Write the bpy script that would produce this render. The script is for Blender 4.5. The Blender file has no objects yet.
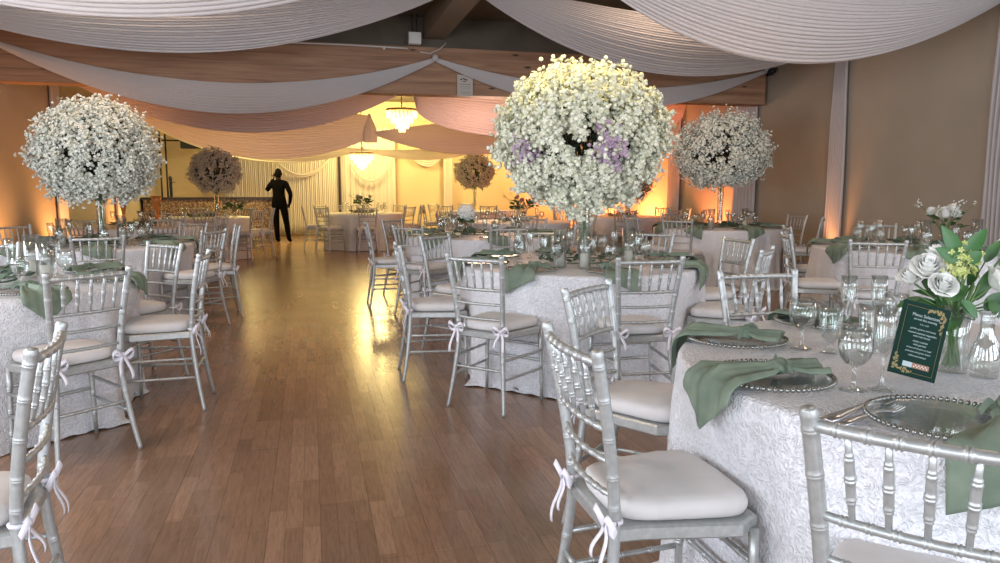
import bpy, math, random
from mathutils import Vector, Matrix
R_ = math.radians
col = bpy.context.scene.collection
PI = math.pi

# ------------------------------------------------------------------ camera
f = 740.0; CH = 1.3; YH = 188.0; VP = 310.0
pit = math.atan((281.5 - YH) / f)
yaw = math.atan((500 - VP) * math.cos(pit) / f)
FW = Vector((math.sin(yaw) * math.cos(pit), math.cos(yaw) * math.cos(pit), -math.sin(pit)))
RT = Vector((math.cos(yaw), -math.sin(yaw), 0)); UP = RT.cross(FW)
CAM = Vector((0, 0, CH))
def ray(x, y): return FW + RT * ((x - 500) / f) - UP * ((y - 281.5) / f)
def at(x, y, z=0.0):
    r = ray(x, y); return CAM + r * ((z - CH) / r.z)
def atY(x, y, Y):
    r = ray(x, y); return CAM + r * (Y / r.y)
cd = bpy.data.cameras.new('camera'); cam = bpy.data.objects.new('camera', cd); col.objects.link(cam)
cd.sensor_width = 36; cd.lens = f / 1000 * 36; cd.clip_start = .02; cd.clip_end = 100
cam.matrix_world = Matrix.Translation(CAM) @ Matrix((RT, UP, -FW)).transposed().to_4x4()
sc = bpy.context.scene; sc.camera = cam
sc.view_settings.view_transform = 'Standard'; sc.view_settings.look = 'None'
sc.view_settings.gamma = 1; sc.view_settings.use_curve_mapping = False
sc.view_settings.exposure = 0.15

# ------------------------------------------------------------------ mesh helpers
class MB:
    def __init__(s): s.v = []; s.f = []; s.sm = []; s.mi = []; s.m = 0
    def add(s, vs, fs, smooth=True):
        n = len(s.v); s.v.extend([tuple(v) for v in vs])
        s.f.extend([tuple(i + n for i in q) for q in fs]); s.sm.extend([smooth] * len(fs)); s.mi.extend([s.m] * len(fs))
        return s
    def box(s, lo, hi, smooth=False):
        x0, y0, z0 = lo; x1, y1, z1 = hi
        v = [(x0,y0,z0),(x1,y0,z0),(x1,y1,z0),(x0,y1,z0),(x0,y0,z1),(x1,y0,z1),(x1,y1,z1),(x0,y1,z1)]
        return s.add(v, [(0,3,2,1),(4,5,6,7),(0,1,5,4),(1,2,6,5),(2,3,7,6),(3,0,4,7)], smooth)
    def obox(s, c, ax, ay, az):
        c = Vector(c); v = []
        for k in (-1, 1):
            for i, j in ((-1,-1),(1,-1),(1,1),(-1,1)): v.append(c + ax*i + ay*j + az*k)
        return s.add(v, [(0,3,2,1),(4,5,6,7),(0,1,5,4),(1,2,6,5),(2,3,7,6),(3,0,4,7)], False)
    def tube(s, pts, rad, seg=8, cap=True, sy=1.0):
        pts = [Vector(p) for p in pts]; n = len(pts)
        if not hasattr(rad, '__len__'): rad = [rad] * n
        t0 = (pts[1] - pts[0]).normalized()
        a = Vector((0,0,1)) if abs(t0.z) < .9 else Vector((1,0,0))
        nx = t0.cross(a).normalized(); vs = []; fs = []
        for i, p in enumerate(pts):
            t = (pts[min(i+1,n-1)] - pts[max(i-1,0)])
            t = t.normalized() if t.length > 1e-9 else t0
            nx = (nx - t * nx.dot(t)).normalized(); ny = t.cross(nx)
            for k in range(seg):
                an = 2*PI*k/seg
                vs.append(p + nx*(math.cos(an)*rad[i]) + ny*(math.sin(an)*rad[i]*sy))
        for i in range(n-1):
            for k in range(seg):
                b = (k+1) % seg
                fs.append((i*seg+k, i*seg+b, (i+1)*seg+b, (i+1)*seg+k))
        if cap: fs.append(tuple(range(seg-1,-1,-1))); fs.append(tuple(range((n-1)*seg, n*seg)))
        return s.add(vs, fs)
    def lathe(s, prof, seg=20, c=(0,0,0), closed=False):
        vs = []; fs = []; n = len(prof)
        for r, z in prof:
            for k in range(seg):
                an = 2*PI*k/seg; vs.append((c[0]+r*math.cos(an), c[1]+r*math.sin(an), c[2]+z))
        m = n if closed else n-1
        for i in range(m):
            j = (i+1) % n
            for k in range(seg):
                b = (k+1) % seg
                fs.append((i*seg+k, i*seg+b, j*seg+b, j*seg+k))
        return s.add(vs, fs)
    def grid(s, fn, nu, nv, smooth=True):
        vs = [fn(i/nu, j/nv) for i in range(nu+1) for j in range(nv+1)]
        fs = [(i*(nv+1)+j, (i+1)*(nv+1)+j, (i+1)*(nv+1)+j+1, i*(nv+1)+j+1) for i in range(nu) for j in range(nv)]
        return s.add(vs, fs, smooth)
    def ribbon(s, pts, wd, w, th=.0015):
        pts = [Vector(p) for p in pts]; wd = Vector(wd).normalized(); n = len(pts); vs = []; fs = []
        for i, p in enumerate(pts):
            t = (pts[min(i+1,n-1)] - pts[max(i-1,0)]).normalized(); nn = t.cross(wd).normalized()*th
            ww = wd*(w[i] if hasattr(w,'__len__') else w)
            vs += [p-ww-nn, p+ww-nn, p+ww+nn, p-ww+nn]
        for i in range(n-1):
            for k in range(4):
                b = (k+1) % 4; fs.append((i*4+k, i*4+b, i*4+4+b, i*4+4+k))
        fs += [(3,2,1,0), tuple(range(4*n-4,4*n))]
        return s.add(vs, fs)
    def ball(s, c, r, seg=10, rings=6):
        rx, ry, rz = r if hasattr(r,'__len__') else (r,r,r); c = Vector(c)
        vs = [c + Vector((0,0,-rz))]; fs = []
        for i in range(1, rings):
            ph = -PI/2 + PI*i/rings
            for k in range(seg):
                an = 2*PI*k/seg; vs.append(c + Vector((rx*math.cos(ph)*math.cos(an), ry*math.cos(ph)*math.sin(an), rz*math.sin(ph))))
        vs.append(c + Vector((0,0,rz)))
        for k in range(seg):
            b = (k+1) % seg
            fs.append((0, 1+b, 1+k)); fs.append((len(vs)-1, 1+(rings-2)*seg+k, 1+(rings-2)*seg+b))
            for i in range(rings-2): fs.append((1+i*seg+k, 1+i*seg+b, 1+(i+1)*seg+b, 1+(i+1)*seg+k))
        return s.add(vs, fs)
    def build(s, name, mat, parent=None, loc=None):
        me = bpy.data.meshes.new(name); me.from_pydata(s.v, [], s.f)
        me.polygons.foreach_set('use_smooth', s.sm)
        for m in (mat if isinstance(mat, (list, tuple)) else [mat]): me.materials.append(m)
        me.polygons.foreach_set('material_index', s.mi)
        me.update()
        o = bpy.data.objects.new(name, me); col.objects.link(o)
        if parent is not None: o.parent = parent
        if loc is not None: o.location = loc
        return o

def tag(o, label=None, cat=None, group=None, kind=None):
    if label: o['label'] = label
    if cat: o['category'] = cat
    if group: o['group'] = group
    if kind: o['kind'] = kind
    return o
def struct(o): o['kind'] = 'structure'; return o
def empty(name, loc=(0,0,0), rz=0):
    o = bpy.data.objects.new(name, None); col.objects.link(o); o.empty_display_size = .1
    o.location = loc; o.rotation_euler = (0,0,rz); return o
KIDS = {}
def kids(o):
    return [c for c in o.children]
def copy_tree(o, parent=None, tree=None):
    tree = tree if tree is not None else snapshot(o)
    def rec(t, par):
        src, ch = t; c = src.copy(); col.objects.link(c)
        if par is not None: c.parent = par
        for q in ch: rec(q, c)
        return c
    return rec(tree, parent)
def snapshot(o): return (o, [snapshot(c) for c in kids(o)])
class Proto:
    def __init__(s, root): s.root = root; s.tree = snapshot(root); s.used = False
    def place(s, loc, rz=0, label=None, cat=None, group=None, scale=None):
        if not s.used: o = s.root; s.used = True
        else: o = copy_tree(None, None, s.tree)
        o.location = loc; o.rotation_euler = (0,0,rz)
        if scale: o.scale = scale if hasattr(scale,'__len__') else (scale,)*3
        tag(o, label, cat, group); return o

# ------------------------------------------------------------------ materials
def nm(name):
    m = bpy.data.materials.new(name); m.use_nodes = True; nt = m.node_tree
    return m, nt, nt.nodes['Principled BSDF']
def setp(b, **k):
    for a, v in k.items():
        a = a.replace('_', ' ')
        b.inputs[a].default_value = v
def P(name, c, rough=.5, metal=0, **k):
    m, nt, b = nm(name); setp(b, Base_Color=(*c,1), Roughness=rough, Metallic=metal, **k); return m
def coords(nt, scale=(1,1,1), kind='Object', rot=(0,0,0)):
    t = nt.nodes.new('ShaderNodeTexCoord'); mp = nt.nodes.new('ShaderNodeMapping')
    mp.inputs['Scale'].default_value = scale; mp.inputs['Rotation'].default_value = rot
    nt.links.new(t.outputs[kind], mp.inputs[0]); return mp.outputs[0]
def noise(nt, vec, scale, detail=3, rough=.5, dist=0):
    n = nt.nodes.new('ShaderNodeTexNoise'); n.inputs['Scale'].default_value = scale
    n.inputs['Detail'].default_value = detail; n.inputs['Roughness'].default_value = rough; n.inputs['Distortion'].default_value = dist
    nt.links.new(vec, n.inputs['Vector']); return n.outputs['Fac']
def ramp(nt, fac, stops):
    r = nt.nodes.new('ShaderNodeValToRGB'); e = r.color_ramp.elements
    while len(e) < len(stops): e.new(.5)
    for i, (p, c) in enumerate(stops): e[i].position = p; e[i].color = (*c,1)
    nt.links.new(fac, r.inputs[0]); return r.outputs[0]
def bump(nt, b, h, strength, dist=.01):
    n = nt.nodes.new('ShaderNodeBump'); n.inputs['Strength'].default_value = strength; n.inputs['Distance'].default_value = dist
    nt.links.new(h, n.inputs['Height']); nt.links.new(n.outputs[0], b.inputs['Normal'])
def mixc(nt, fac, a, b, mode='MIX'):
    m = nt.nodes.new('ShaderNodeMix'); m.data_type = 'RGBA'; m.blend_type = mode
    for v, i in ((fac, 0), (a, 6), (b, 7)):
        if hasattr(v, 'links') or hasattr(v, 'is_linked'): nt.links.new(v, m.inputs[i])
        elif i == 0: m.inputs[0].default_value = v
        else: m.inputs[i].default_value = (*v, 1)
    return m.outputs[2]

# silver chair paint
m, nt, b = nm('silver_paint'); v = coords(nt)
nt.links.new(ramp(nt, noise(nt, v, 60, 3), [(.3,(.43,.45,.44)),(.7,(.53,.55,.54))]), b.inputs['Base Color'])
setp(b, Metallic=.58, Roughness=.40); SILVER = m
m, nt, b = nm('cushion_fabric'); v = coords(nt)
nt.links.new(ramp(nt, noise(nt, v, 9, 3), [(.3,(.64,.62,.605)),(.7,(.72,.70,.685))]), b.inputs['Base Color'])
setp(b, Roughness=.75); bump(nt, b, noise(nt, v, 14, 3, .5), .12, .01); CUSH = m
TIE = P('white_ribbon', (.82,.80,.86), .6)
# table cloth : satin with crinkled vermicelli embroidery
m, nt, b = nm('crinkle_satin'); v = coords(nt)
mp = nt.nodes.new('ShaderNodeVectorMath'); mp.operation = 'ADD'
nn = nt.nodes.new('ShaderNodeTexNoise'); nn.inputs['Scale'].default_value = 22; nn.inputs['Detail'].default_value = 3
nt.links.new(v, nn.inputs['Vector'])
sc_ = nt.nodes.new('ShaderNodeVectorMath'); sc_.operation = 'SCALE'; sc_.inputs['Scale'].default_value = .07
nt.links.new(nn.outputs['Color'], sc_.inputs[0]); nt.links.new(v, mp.inputs[0]); nt.links.new(sc_.outputs[0], mp.inputs[1])
vo = nt.nodes.new('ShaderNodeTexVoronoi'); vo.feature = 'DISTANCE_TO_EDGE'; vo.inputs['Scale'].default_value = 58
nt.links.new(mp.outputs[0], vo.inputs['Vector'])
rid = ramp(nt, vo.outputs['Distance'], [(0,(1,1,1)),(.3,(0,0,0))])
nf = noise(nt, v, 120, 2); nb = noise(nt, v, 14, 4, .65, 1.2)
h = nt.nodes.new('ShaderNodeMath'); h.operation = 'MULTIPLY_ADD'; nt.links.new(nb, h.inputs[0]); h.inputs[1].default_value = 1.3
nt.links.new(rid, h.inputs[2])
h2 = nt.nodes.new('ShaderNodeMath'); h2.operation = 'MULTIPLY_ADD'; nt.links.new(nf, h2.inputs[0]); h2.inputs[1].default_value = .5; nt.links.new(h.outputs[0], h2.inputs[2])
nt.links.new(mixc(nt, rid, (.69,.70,.73), (.84,.85,.88)), b.inputs['Base Color'])
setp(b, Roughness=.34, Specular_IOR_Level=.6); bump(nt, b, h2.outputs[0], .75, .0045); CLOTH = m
m, nt, b = nm('napkin_green'); v = coords(nt)
nt.links.new(ramp(nt, noise(nt, v, 12, 3), [(.3,(.135,.18,.135)),(.7,(.22,.275,.205))]), b.inputs['Base Color'])
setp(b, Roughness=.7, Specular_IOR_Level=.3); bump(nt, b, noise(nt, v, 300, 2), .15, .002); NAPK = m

def thin_glass(name, tint=(.96,.98,.97), base=.06, edge=.75, rough=.03):
    m = bpy.data.materials.new(name); m.use_nodes = True; nt = m.node_tree; nt.nodes.clear()
    o = nt.nodes.new('ShaderNodeOutputMaterial'); t = nt.nodes.new('ShaderNodeBsdfTransparent'); g = nt.nodes.new('ShaderNodeBsdfGlossy')
    t.inputs[0].default_value = (*tint,1); g.inputs['Roughness'].default_value = rough
    lw = nt.nodes.new('ShaderNodeLayerWeight'); lw.inputs[0].default_value = .35
    mr = nt.nodes.new('ShaderNodeMapRange'); mr.inputs[3].default_value = base; mr.inputs[4].default_value = edge
    mx = nt.nodes.new('ShaderNodeMixShader'); nt.links.new(lw.outputs['Facing'], mr.inputs[0]); nt.links.new(mr.outputs[0], mx.inputs[0])
    nt.links.new(t.outputs[0], mx.inputs[1]); nt.links.new(g.outputs[0], mx.inputs[2]); nt.links.new(mx.outputs[0], o.inputs[0]); return m
GLASS = thin_glass('clear_glass'); PLATEG = thin_glass('plate_glass', (.95,.97,.96), .07, .5, .08)
BEAD = P('pewter_bead', (.30,.31,.29), .25, .85)
STEEL = P('cutlery_steel', (.66,.66,.67), .3, 1)
BLOS = None
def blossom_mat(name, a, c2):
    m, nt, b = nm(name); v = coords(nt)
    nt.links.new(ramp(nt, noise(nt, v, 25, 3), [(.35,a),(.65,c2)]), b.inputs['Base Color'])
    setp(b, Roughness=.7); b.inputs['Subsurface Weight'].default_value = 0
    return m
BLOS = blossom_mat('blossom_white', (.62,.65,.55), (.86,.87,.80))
BLOSY = blossom_mat('blossom_cream', (.66,.68,.52), (.90,.90,.76))
LAV = blossom_mat('blossom_lavender', (.38,.27,.38), (.58,.44,.54))
ROSE = blossom_mat('rose_petal', (.86,.87,.82), (.93,.93,.90))
YG = blossom_mat('yellow_green_bloom', (.50,.58,.16), (.72,.74,.36))
TWIG = P('twig_brown', (.05,.045,.025), .8)
STEMM = P('flower_stem', (.12,.22,.07), .6)
m, nt, b = nm('leaf_green'); v = coords(nt)
nt.links.new(ramp(nt, noise(nt, v, 18, 3), [(.3,(.025,.075,.025)),(.7,(.07,.17,.045))]), b.inputs['Base Color']); setp(b, Roughness=.45); LEAF = m
LEAFB = P('leaf_bright', (.045,.15,.035), .42)
EUC = P('eucalyptus_leaf', (.085,.14,.09), .6)
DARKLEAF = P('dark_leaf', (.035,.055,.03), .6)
WHITEP = P('white_plastic', (.75,.75,.72), .4)
BLACKP = P('black_plastic', (.012,.012,.013), .4)
FLAMEW = P('candle_wax', (.85,.82,.74), .5)
# fabric of swags
def sheer(name, c, tr=.35):
    m = bpy.data.materials.new(name); m.use_nodes = True; nt = m.node_tree; nt.nodes.clear()
    o = nt.nodes.new('ShaderNodeOutputMaterial'); d = nt.nodes.new('ShaderNodeBsdfDiffuse'); t = nt.nodes.new('ShaderNodeBsdfTranslucent')
    d.inputs[0].default_value = (*c,1); t.inputs[0].default_value = (*c,1); mx = nt.nodes.new('ShaderNodeMixShader'); mx.inputs[0].default_value = tr
    nt.links.new(d.outputs[0], mx.inputs[1]); nt.links.new(t.outputs[0], mx.inputs[2]); nt.links.new(mx.outputs[0], o.inputs[0]); return m
SHEER = sheer('sheer_white', (.76,.73,.725)); BLUSH = sheer('sheer_blush', (.78,.66,.64), .4); IVORY = sheer('sheer_ivory', (.82,.78,.70), .3)
# wood beam
m, nt, b = nm('glulam_wood'); v = coords(nt, (.6,8,9))
g1 = noise(nt, v, 1.6, 6, .6, .6)
c0 = ramp(nt, g1, [(.25,(.22,.11,.06)),(.5,(.36,.20,.115)),(.75,(.46,.28,.165))])
v2 = coords(nt, (1.4,3,5)); kn = nt.nodes.new('ShaderNodeTexVoronoi'); kn.inputs['Scale'].default_value = 1.1; nt.links.new(v2, kn.inputs['Vector'])
kc = ramp(nt, kn.outputs['Distance'], [(.05,(0,0,0)),(.11,(1,1,1))])
v3 = coords(nt, (0,0,1)); wv = nt.nodes.new('ShaderNodeTexWave'); wv.bands_direction = 'Z'; wv.inputs['Scale'].default_value = 1.9; nt.links.new(v3, wv.inputs['Vector'])
lam = ramp(nt, wv.outputs['Fac'], [(0,(.8,.8,.8)),(.04,(1,1,1))])
c1 = mixc(nt, kc, (.035,.016,.008), c0); c2 = mixc(nt, 1.0, c1, lam, 'MULTIPLY')
nt.links.new(c2, b.inputs['Base Color']); setp(b, Roughness=.6); WOOD = m
# laminate floor of narrow strips running along Y
m, nt, b = nm('laminate_floor'); v = coords(nt, (1,1,1), 'Object', (0,0,PI/2))
def brick(nt, v, w, hgt, off, mortar, c1, c2, cm, bias=0):
    br = nt.nodes.new('ShaderNodeTexBrick'); br.offset = off; br.offset_frequency = 3; br.squash = 1
    br.inputs['Scale'].default_value = 1; br.inputs['Brick Width'].default_value = w; br.inputs['Row Height'].default_value = hgt
    br.inputs['Mortar Size'].default_value = mortar; br.inputs['Bias'].default_value = bias; br.inputs['Mortar Smooth'].default_value = .3
    for k, c in (('Color1',c1),('Color2',c2),('Mortar',cm)): br.inputs[k].default_value = (*c,1)
    nt.links.new(v, br.inputs['Vector']); return br
br = brick(nt, v, .47, .066, .37, .0012, (.235,.135,.080), (.33,.195,.122), (.175,.10,.06))
br2 = brick(nt, v, 1.25, .198, .41, .0016, (.88,.88,.88), (1.08,1.07,1.05), (.72,.70,.68))
vg = coords(nt, (14,1.3,1)); gr = noise(nt, vg, 6, 6, .65, .9)
gc = ramp(nt, gr, [(.3,(.68,.66,.64)),(.55,(1,1,1)),(.8,(1.15,1.12,1.08))])
c = mixc(nt, 1.0, br.outputs['Color'], gc, 'MULTIPLY'); c = mixc(nt, 1.0, c, br2.outputs['Color'], 'MULTIPLY')
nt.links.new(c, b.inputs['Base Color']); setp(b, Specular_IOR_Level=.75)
rr = nt.nodes.new('ShaderNodeMapRange'); rr.inputs[3].default_value = .17; rr.inputs[4].default_value = .27
nt.links.new(noise(nt, coords(nt), 2.5, 4), rr.inputs[0]); nt.links.new(rr.outputs[0], b.inputs['Roughness'])
bump(nt, b, gr, .015, .001); FLOOR = m
# walls
def wallmat(name, a, c2, seam=0.0):
    m, nt, b = nm(name); v = coords(nt); n1 = noise(nt, v, 1.5, 3); c = ramp(nt, n1, [(.3,a),(.7,c2)])
    vw = coords(nt, (3,3,160)); h = noise(nt, vw, 2, 2)
    nt.links.new(c, b.inputs['Base Color']); setp(b, Roughness=.75); bump(nt, b, h, .25, .004); return m
WALLR = wallmat('wall_vinyl_tan', (.37,.325,.26), (.41,.36,.29))
WALLY = wallmat('wall_paint_ochre', (.62,.52,.33), (.68,.57,.37))
m, nt, b = nm('ceiling_dark'); v = coords(nt)
nt.links.new(ramp(nt, noise(nt, v, 3, 4), [(.3,(.115,.098,.074)),(.7,(.15,.13,.10))]), b.inputs['Base Color']); setp(b, Roughness=.85); CEIL = m
BEAMD = P('ridge_beam_paint', (.19,.155,.115), .75)
m, nt, b = nm('bar_sequin'); v = coords(nt)
vv = nt.nodes.new('ShaderNodeTexVoronoi'); vv.inputs['Scale'].default_value = 22; nt.links.new(v, vv.inputs['Vector'])
nt.links.new(ramp(nt, vv.outputs['Distance'], [(.1,(.50,.40,.22)),(.5,(.22,.14,.09)),(.9,(.08,.05,.035))]), b.inputs['Base Color'])
setp(b, Metallic=.35, Roughness=.45); SEQ = m
BARTOP = P('bar_top_dark', (.03,.022,.016), .35)
PWIN = P('fill_window_frame_white', (.7,.7,.7), .4)

# ------------------------------------------------------------------ room shell
XL, XR, YN, YB, ZC = -3.85, 7.25, -3.6, 21.5, 3.72
struct(MB().box((XL-.15,YN-.15,-.1),(XR+.15,YB+.15,0)).build('floor', FLOOR))
struct(MB().box((XL-.15,YN-.15,ZC),(XR+.15,YB+.15,ZC+.1)).build('ceiling', CEIL))
swl = [(-2.6,-.6),(.4,2.4),(3.4,5.4)]; swr = [(-2.4,-.4),(1.0,3.0)]  # unseen side window openings, added to carry more fill
def sidewall(x0, x1, ws, nme):
    m_ = MB(); y = YN
    for a, c in ws: m_.box((x0,y,0),(x1,a,ZC)); m_.box((x0,a,0),(x1,c,.8)); m_.box((x0,a,2.7),(x1,c,ZC)); y = c
    m_.box((x0,y,0),(x1,YB,ZC)); struct(m_.build(nme, WALLR))
sidewall(XR, XR+.12, swr, 'wall_right'); sidewall(XL-.12, XL, swl, 'wall_left')
struct(MB().box((XL-.12,YB,0),(XR+.12,YB+.12,ZC)).build('wall_back', WALLY))
# wall behind the camera, with three tall unseen windows added for cool fill
wins = [(-2.9,-.9),(.7,2.7),(4.3,6.3)]
wb = MB(); xs = XL-.12
for a, c in wins: wb.box((xs,YN-.12,0),(a,YN,ZC)); wb.box((a,YN-.12,0),(c,YN,.7)); wb.box((a,YN-.12,2.7),(c,YN,ZC)); xs = c
wb.box((xs,YN-.12,0),(XR+.12,YN,ZC)); struct(wb.build('wall_front', WALLR))
for i, (a, c) in enumerate(wins):
    w = MB()
    for lo, hi in (((a,.7),(a+.06,2.7)),((c-.06,.7),(c,2.7)),((a,.7),(c,.76)),((a,2.64),(c,2.7)),(((a+c)/2-.03,.7),((a+c)/2+.03,2.7))):
        w.box((lo[0],YN-.09,lo[1]),(hi[0],YN-.03,hi[1]))
    wf = struct(w.build('fill_window_%d' % (i+1), PWIN))
    MB().box((a+.06,YN-.065,.76),(c-.06,YN-.058,2.64)).build('fill_window_pane', GLASS, wf)
k_ = 4
for xx, ws in ((XL-.07, swl), (XR+.03, swr)):
    for a, c in ws:
        w = MB()
        for lo, hi in (((a,.8),(a+.06,2.7)),((c-.06,.8),(c,2.7)),((a,.8),(c,.86)),((a,2.64),(c,2.7)),(((a+c)/2-.03,.8),((a+c)/2+.03,2.7))): w.box((xx,lo[0],lo[1]),(xx+.05,hi[0],hi[1]))
        wf = struct(w.build('fill_window_%d' % k_, PWIN)); k_ += 1
        MB().box((xx+.022,a+.06,.86),(xx+.028,c-.06,2.64)).build('fill_window_pane', GLASS, wf)
# tie beam, dark panel added over it to stop light bleed, ridge beam, back-of-hall rafter
o = MB().box((-5.49,-.15,-.33),(5.47,.15,.33)).build('ceiling_beam', WOOD, None, (1.7,10.95,2.965)); struct(o)
struct(MB().box((XL,10.88,3.295),(XR,11.02,ZC)).build('light_block_panel', CEIL))
struct(MB().box((1.64,YN,3.42),(1.94,10.88,ZC)).build('ridge_beam', BEAMD))
bb = MB()
bb.box((XR-.015,YN,0),(XR,YB,.1)); struct(bb.build('baseboard_right', BEAMD))
bb = MB(); bb.box((XL,YN,0),(XL+.015,YB,.1)); struct(bb.build('baseboard_left', BEAMD))

# ------------------------------------------------------------------ ceiling swags
def swag(P0, P1, s1, s2, spread, mat, label, folds=11, seed=0, group='sheer swags hung from the ceiling', amp=.0075, pw=1.0, drop=0.0, tail=0.0):
    rnd = random.Random(seed); P0 = Vector(P0); P1 = Vector(P1); d = (P1-P0); d.z = 0; d.normalize(); nrm = Vector((-d.y, d.x, 0))
    ph = [rnd.uniform(0, 6.28) for _ in range(4)]; nv = folds*6
    def fn(u, v):
        b = max(0,4*u*(1-u))**pw; e = min(1, math.sin(PI*u)**.55*1.0) if 0 < u < 1 else 0
        p = P0.lerp(P1, u); sg = s1 + (s2-s1)*v
        vv = v + .02*math.sin(5*u+ph[0])
        fold = math.sin(2*PI*folds*vv + .7*math.sin(3*PI*u+ph[1])) + .5*math.sin(2*PI*folds*.43*vv + ph[2] + 2*u)
        z = -b*sg - (1-e)*0.05*v - drop*v*u
        return p + Vector((0,0,z)) + nrm*((v-.5)*spread*e - spread*.35*math.sin(PI*v)*e) + (nrm*.8+Vector((0,0,.5)))*(fold*amp*(.25+.75*e))
    o = MB().grid(fn, 56, nv).build('ceiling_swag', mat); md = o.modifiers.new('thickness', 'SOLIDIFY'); md.thickness = .004
    # gathered knots at both ends
    for Pp, sgn in ((P0, 1), (P1, -1)):
        k = MB().ball((0,0,0), (.035,.035,.05), 10, 8).build('tie_knot', mat, o, Pp)
    if tail:
        MB().grid(lambda u, v: ((.03+.11*math.sin(PI*min(1,u*.62))*(1+.22*math.cos(10*PI*v)))*math.cos(2*PI*v), .6*(.03+.11*math.sin(PI*min(1,u*.62))*(1+.22*math.cos(10*PI*v)))*math.sin(2*PI*v), -tail*u), 14, 40).build('gathered_tail', mat, o, P1)
    return tag(o, label, 'drape', group)
Yb = 10.70
swag((-3.78,Yb,3.13),(1.77,Yb,3.13), .44,.83,.10, SHEER, 'pale sheer swag across the left half of the wooden beam', 20, 1)
swag((1.79,Yb,3.13),(7.12,Yb,3.17), .36,.66,.10, SHEER, 'pale sheer swag across the right half of the wooden beam, behind the largest blossom ball', 20, 2)
swag((-3.8,8.6,3.15),(1.78,8.6,3.64), .08,.62,.5, SHEER, 'broad sheer swag at top left, in front of the left half of the beam', 24, 3)
swag((1.80,8.6,3.64),(7.2,8.6,3.40), .20,.79,.5, SHEER, 'shaded sheer swag at top centre ending orange-lit at the right wall', 24, 4)
swag((-3.8,6.3,3.15),(1.78,6.3,3.64), .10,.75,.5, SHEER, 'brighter sheer swag of which only a sliver shows at the top left edge', 24, 5)
swag((1.80,6.3,3.64),(7.2,6.3,3.40), .25,1.0,.5, SHEER, 'brightest sheer swag at top right, nearest the right wall', 26, 6)
BG = 'blush swags beyond the wooden beam'
swag((-3.8,13.4,3.1),(1.78,13.4,3.1), .05,.86,.35, BLUSH, 'blush swag just beyond the beam on the left', 20, 7, BG, tail=.0)
swag((1.80,13.4,3.1),(7.2,13.4,3.1), -.05,.90,.35, BLUSH, 'blush swag just beyond the beam on the right', 20, 8, BG, pw=.3)
swag((-3.8,16.0,3.1),(1.25,16.0,2.80), -.05,.80,.35, BLUSH, 'second tan blush swag beyond the beam on the left, hanging lowest', 20, 9, BG, drop=.42, tail=.55)
swag((1.30,16.0,2.47),(7.2,16.0,3.3), .0,.80,.35, BLUSH, 'second golden blush swag beyond the beam on the right', 20, 10, BG)
swag((-3.8,18.6,2.9),(1.25,18.6,2.25), .1,.62,.3, IVORY, 'ivory swag deepest on the left, yellow-lit in front of the backdrop', 11, 11, BG)
swag((1.28,18.6,2.25),(5.5,18.6,2.8), .2,.48,.3, IVORY, 'ivory swag deepest on the right, yellow-lit under the chandeliers', 11, 12, BG)

# ------------------------------------------------------------------ wall drapes
def drape(x, y, side, z1, w, label, mat=SHEER, group='sheer drape columns on the walls', flare=.1):
    fo = 7
    def fn(u, v):
        z = z1*(1-u) + .01; ww = w + flare*u
        yy = (v-.5)*ww + .01*math.sin(9*u+v*5)
        xx = -side*(.045 + .03*math.sin(2*PI*fo*v) + .02*u)
        return (xx, yy, z)
    o = MB().grid(fn, 24, fo*8).build('wall_drape', mat, None, (x, y, 0))
    md = o.modifiers.new('thickness', 'SOLIDIFY'); md.thickness = .004
    return tag(o, label, 'drape', group)
drape(XR, 6.45, 1, 3.45, .36, 'sheer drape column at the right edge of the photo')
drape(XR, 9.06, 1, 3.45, .24, 'sheer drape column on the tan wall, glowing orange toward the floor', flare=.16)
drape(XR, 11.35, 1, 3.3, .62, 'sheer drape column behind the blossom ball by the right wall')
drape(XR, 13.9, 1, 3.3, .45, 'orange-lit drape column on the right wall beyond the beam, first of two')
drape(XR, 16.4, 1, 3.3, .45, 'orange-lit drape column on the right wall beyond the beam, farther one')
drape(XL, 13.1, -1, 3.3, .35, 'drape column on the left wall behind the left blossom ball')
drape(XL, 16.7, -1, 3.3, .35, 'drape column on the left wall, farther from the camera')
# backdrop curtain
def curtain(x0, x1, y, z0, z1, n, name, label, mat, amp=.006, dip=0, cat='curtain', group=None):
    def fn(u, v):
        z = z0 + (z1-z0)*(1-u); x = x0 + (x1-x0)*v
        return (x, y + amp*math.sin(2*PI*n*v + .6*math.sin(3*u+v*9)) + .015*math.sin(2*PI*n*2.3*v), z)
    o = MB().grid(fn, 10, n*8).build(name, mat); md = o.modifiers.new('thickness', 'SOLIDIFY'); md.thickness = .004
    return tag(o, label, cat, group)
curtain(-2.2, 0.75, 21.2, .02, 3.0, 26, 'backdrop_curtain', 'pleated ivory backdrop curtain behind the standing person', IVORY, group='backdrop curtains')
curtain(0.85, 2.35, 21.25, .02, 3.0, 9, 'backdrop_curtain', 'smoother bright backdrop curtain panel right of the person, crossed by thin swags', IVORY, .02, group='backdrop curtains')
curtain(3.75, 4.0, 21.3, .02, 3.1, 3, 'wall_drape', 'narrow ivory drape hanging on the far yellow wall', IVORY, cat='drape')
swag((2.75,21.3,2.3),(3.8,21.3,2.35),.12,.42,.06, IVORY, 'short ivory swag pinned on the far yellow wall', 5, 21, 'swags on the far wall', .012)
swag((-1.0,21.05,2.2),(.6,21.05,2.2),.5,.62,.04, IVORY, 'thin V-shaped swag on the pleated backdrop', 2, 22, 'swags on the far wall', .01)
swag((0.95,21.05,2.3),(2.3,21.05,2.3),.75,.86,.04, IVORY, 'thin V-shaped swag on the smooth backdrop panel', 2, 23, 'swags on the far wall', .01)
o = MB().box((.77,21.12,0),(.82,21.16,2.35)).build('backdrop_pole', BLACKP); tag(o, 'thin dark pole between the two backdrop curtains', 'pole')

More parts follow.
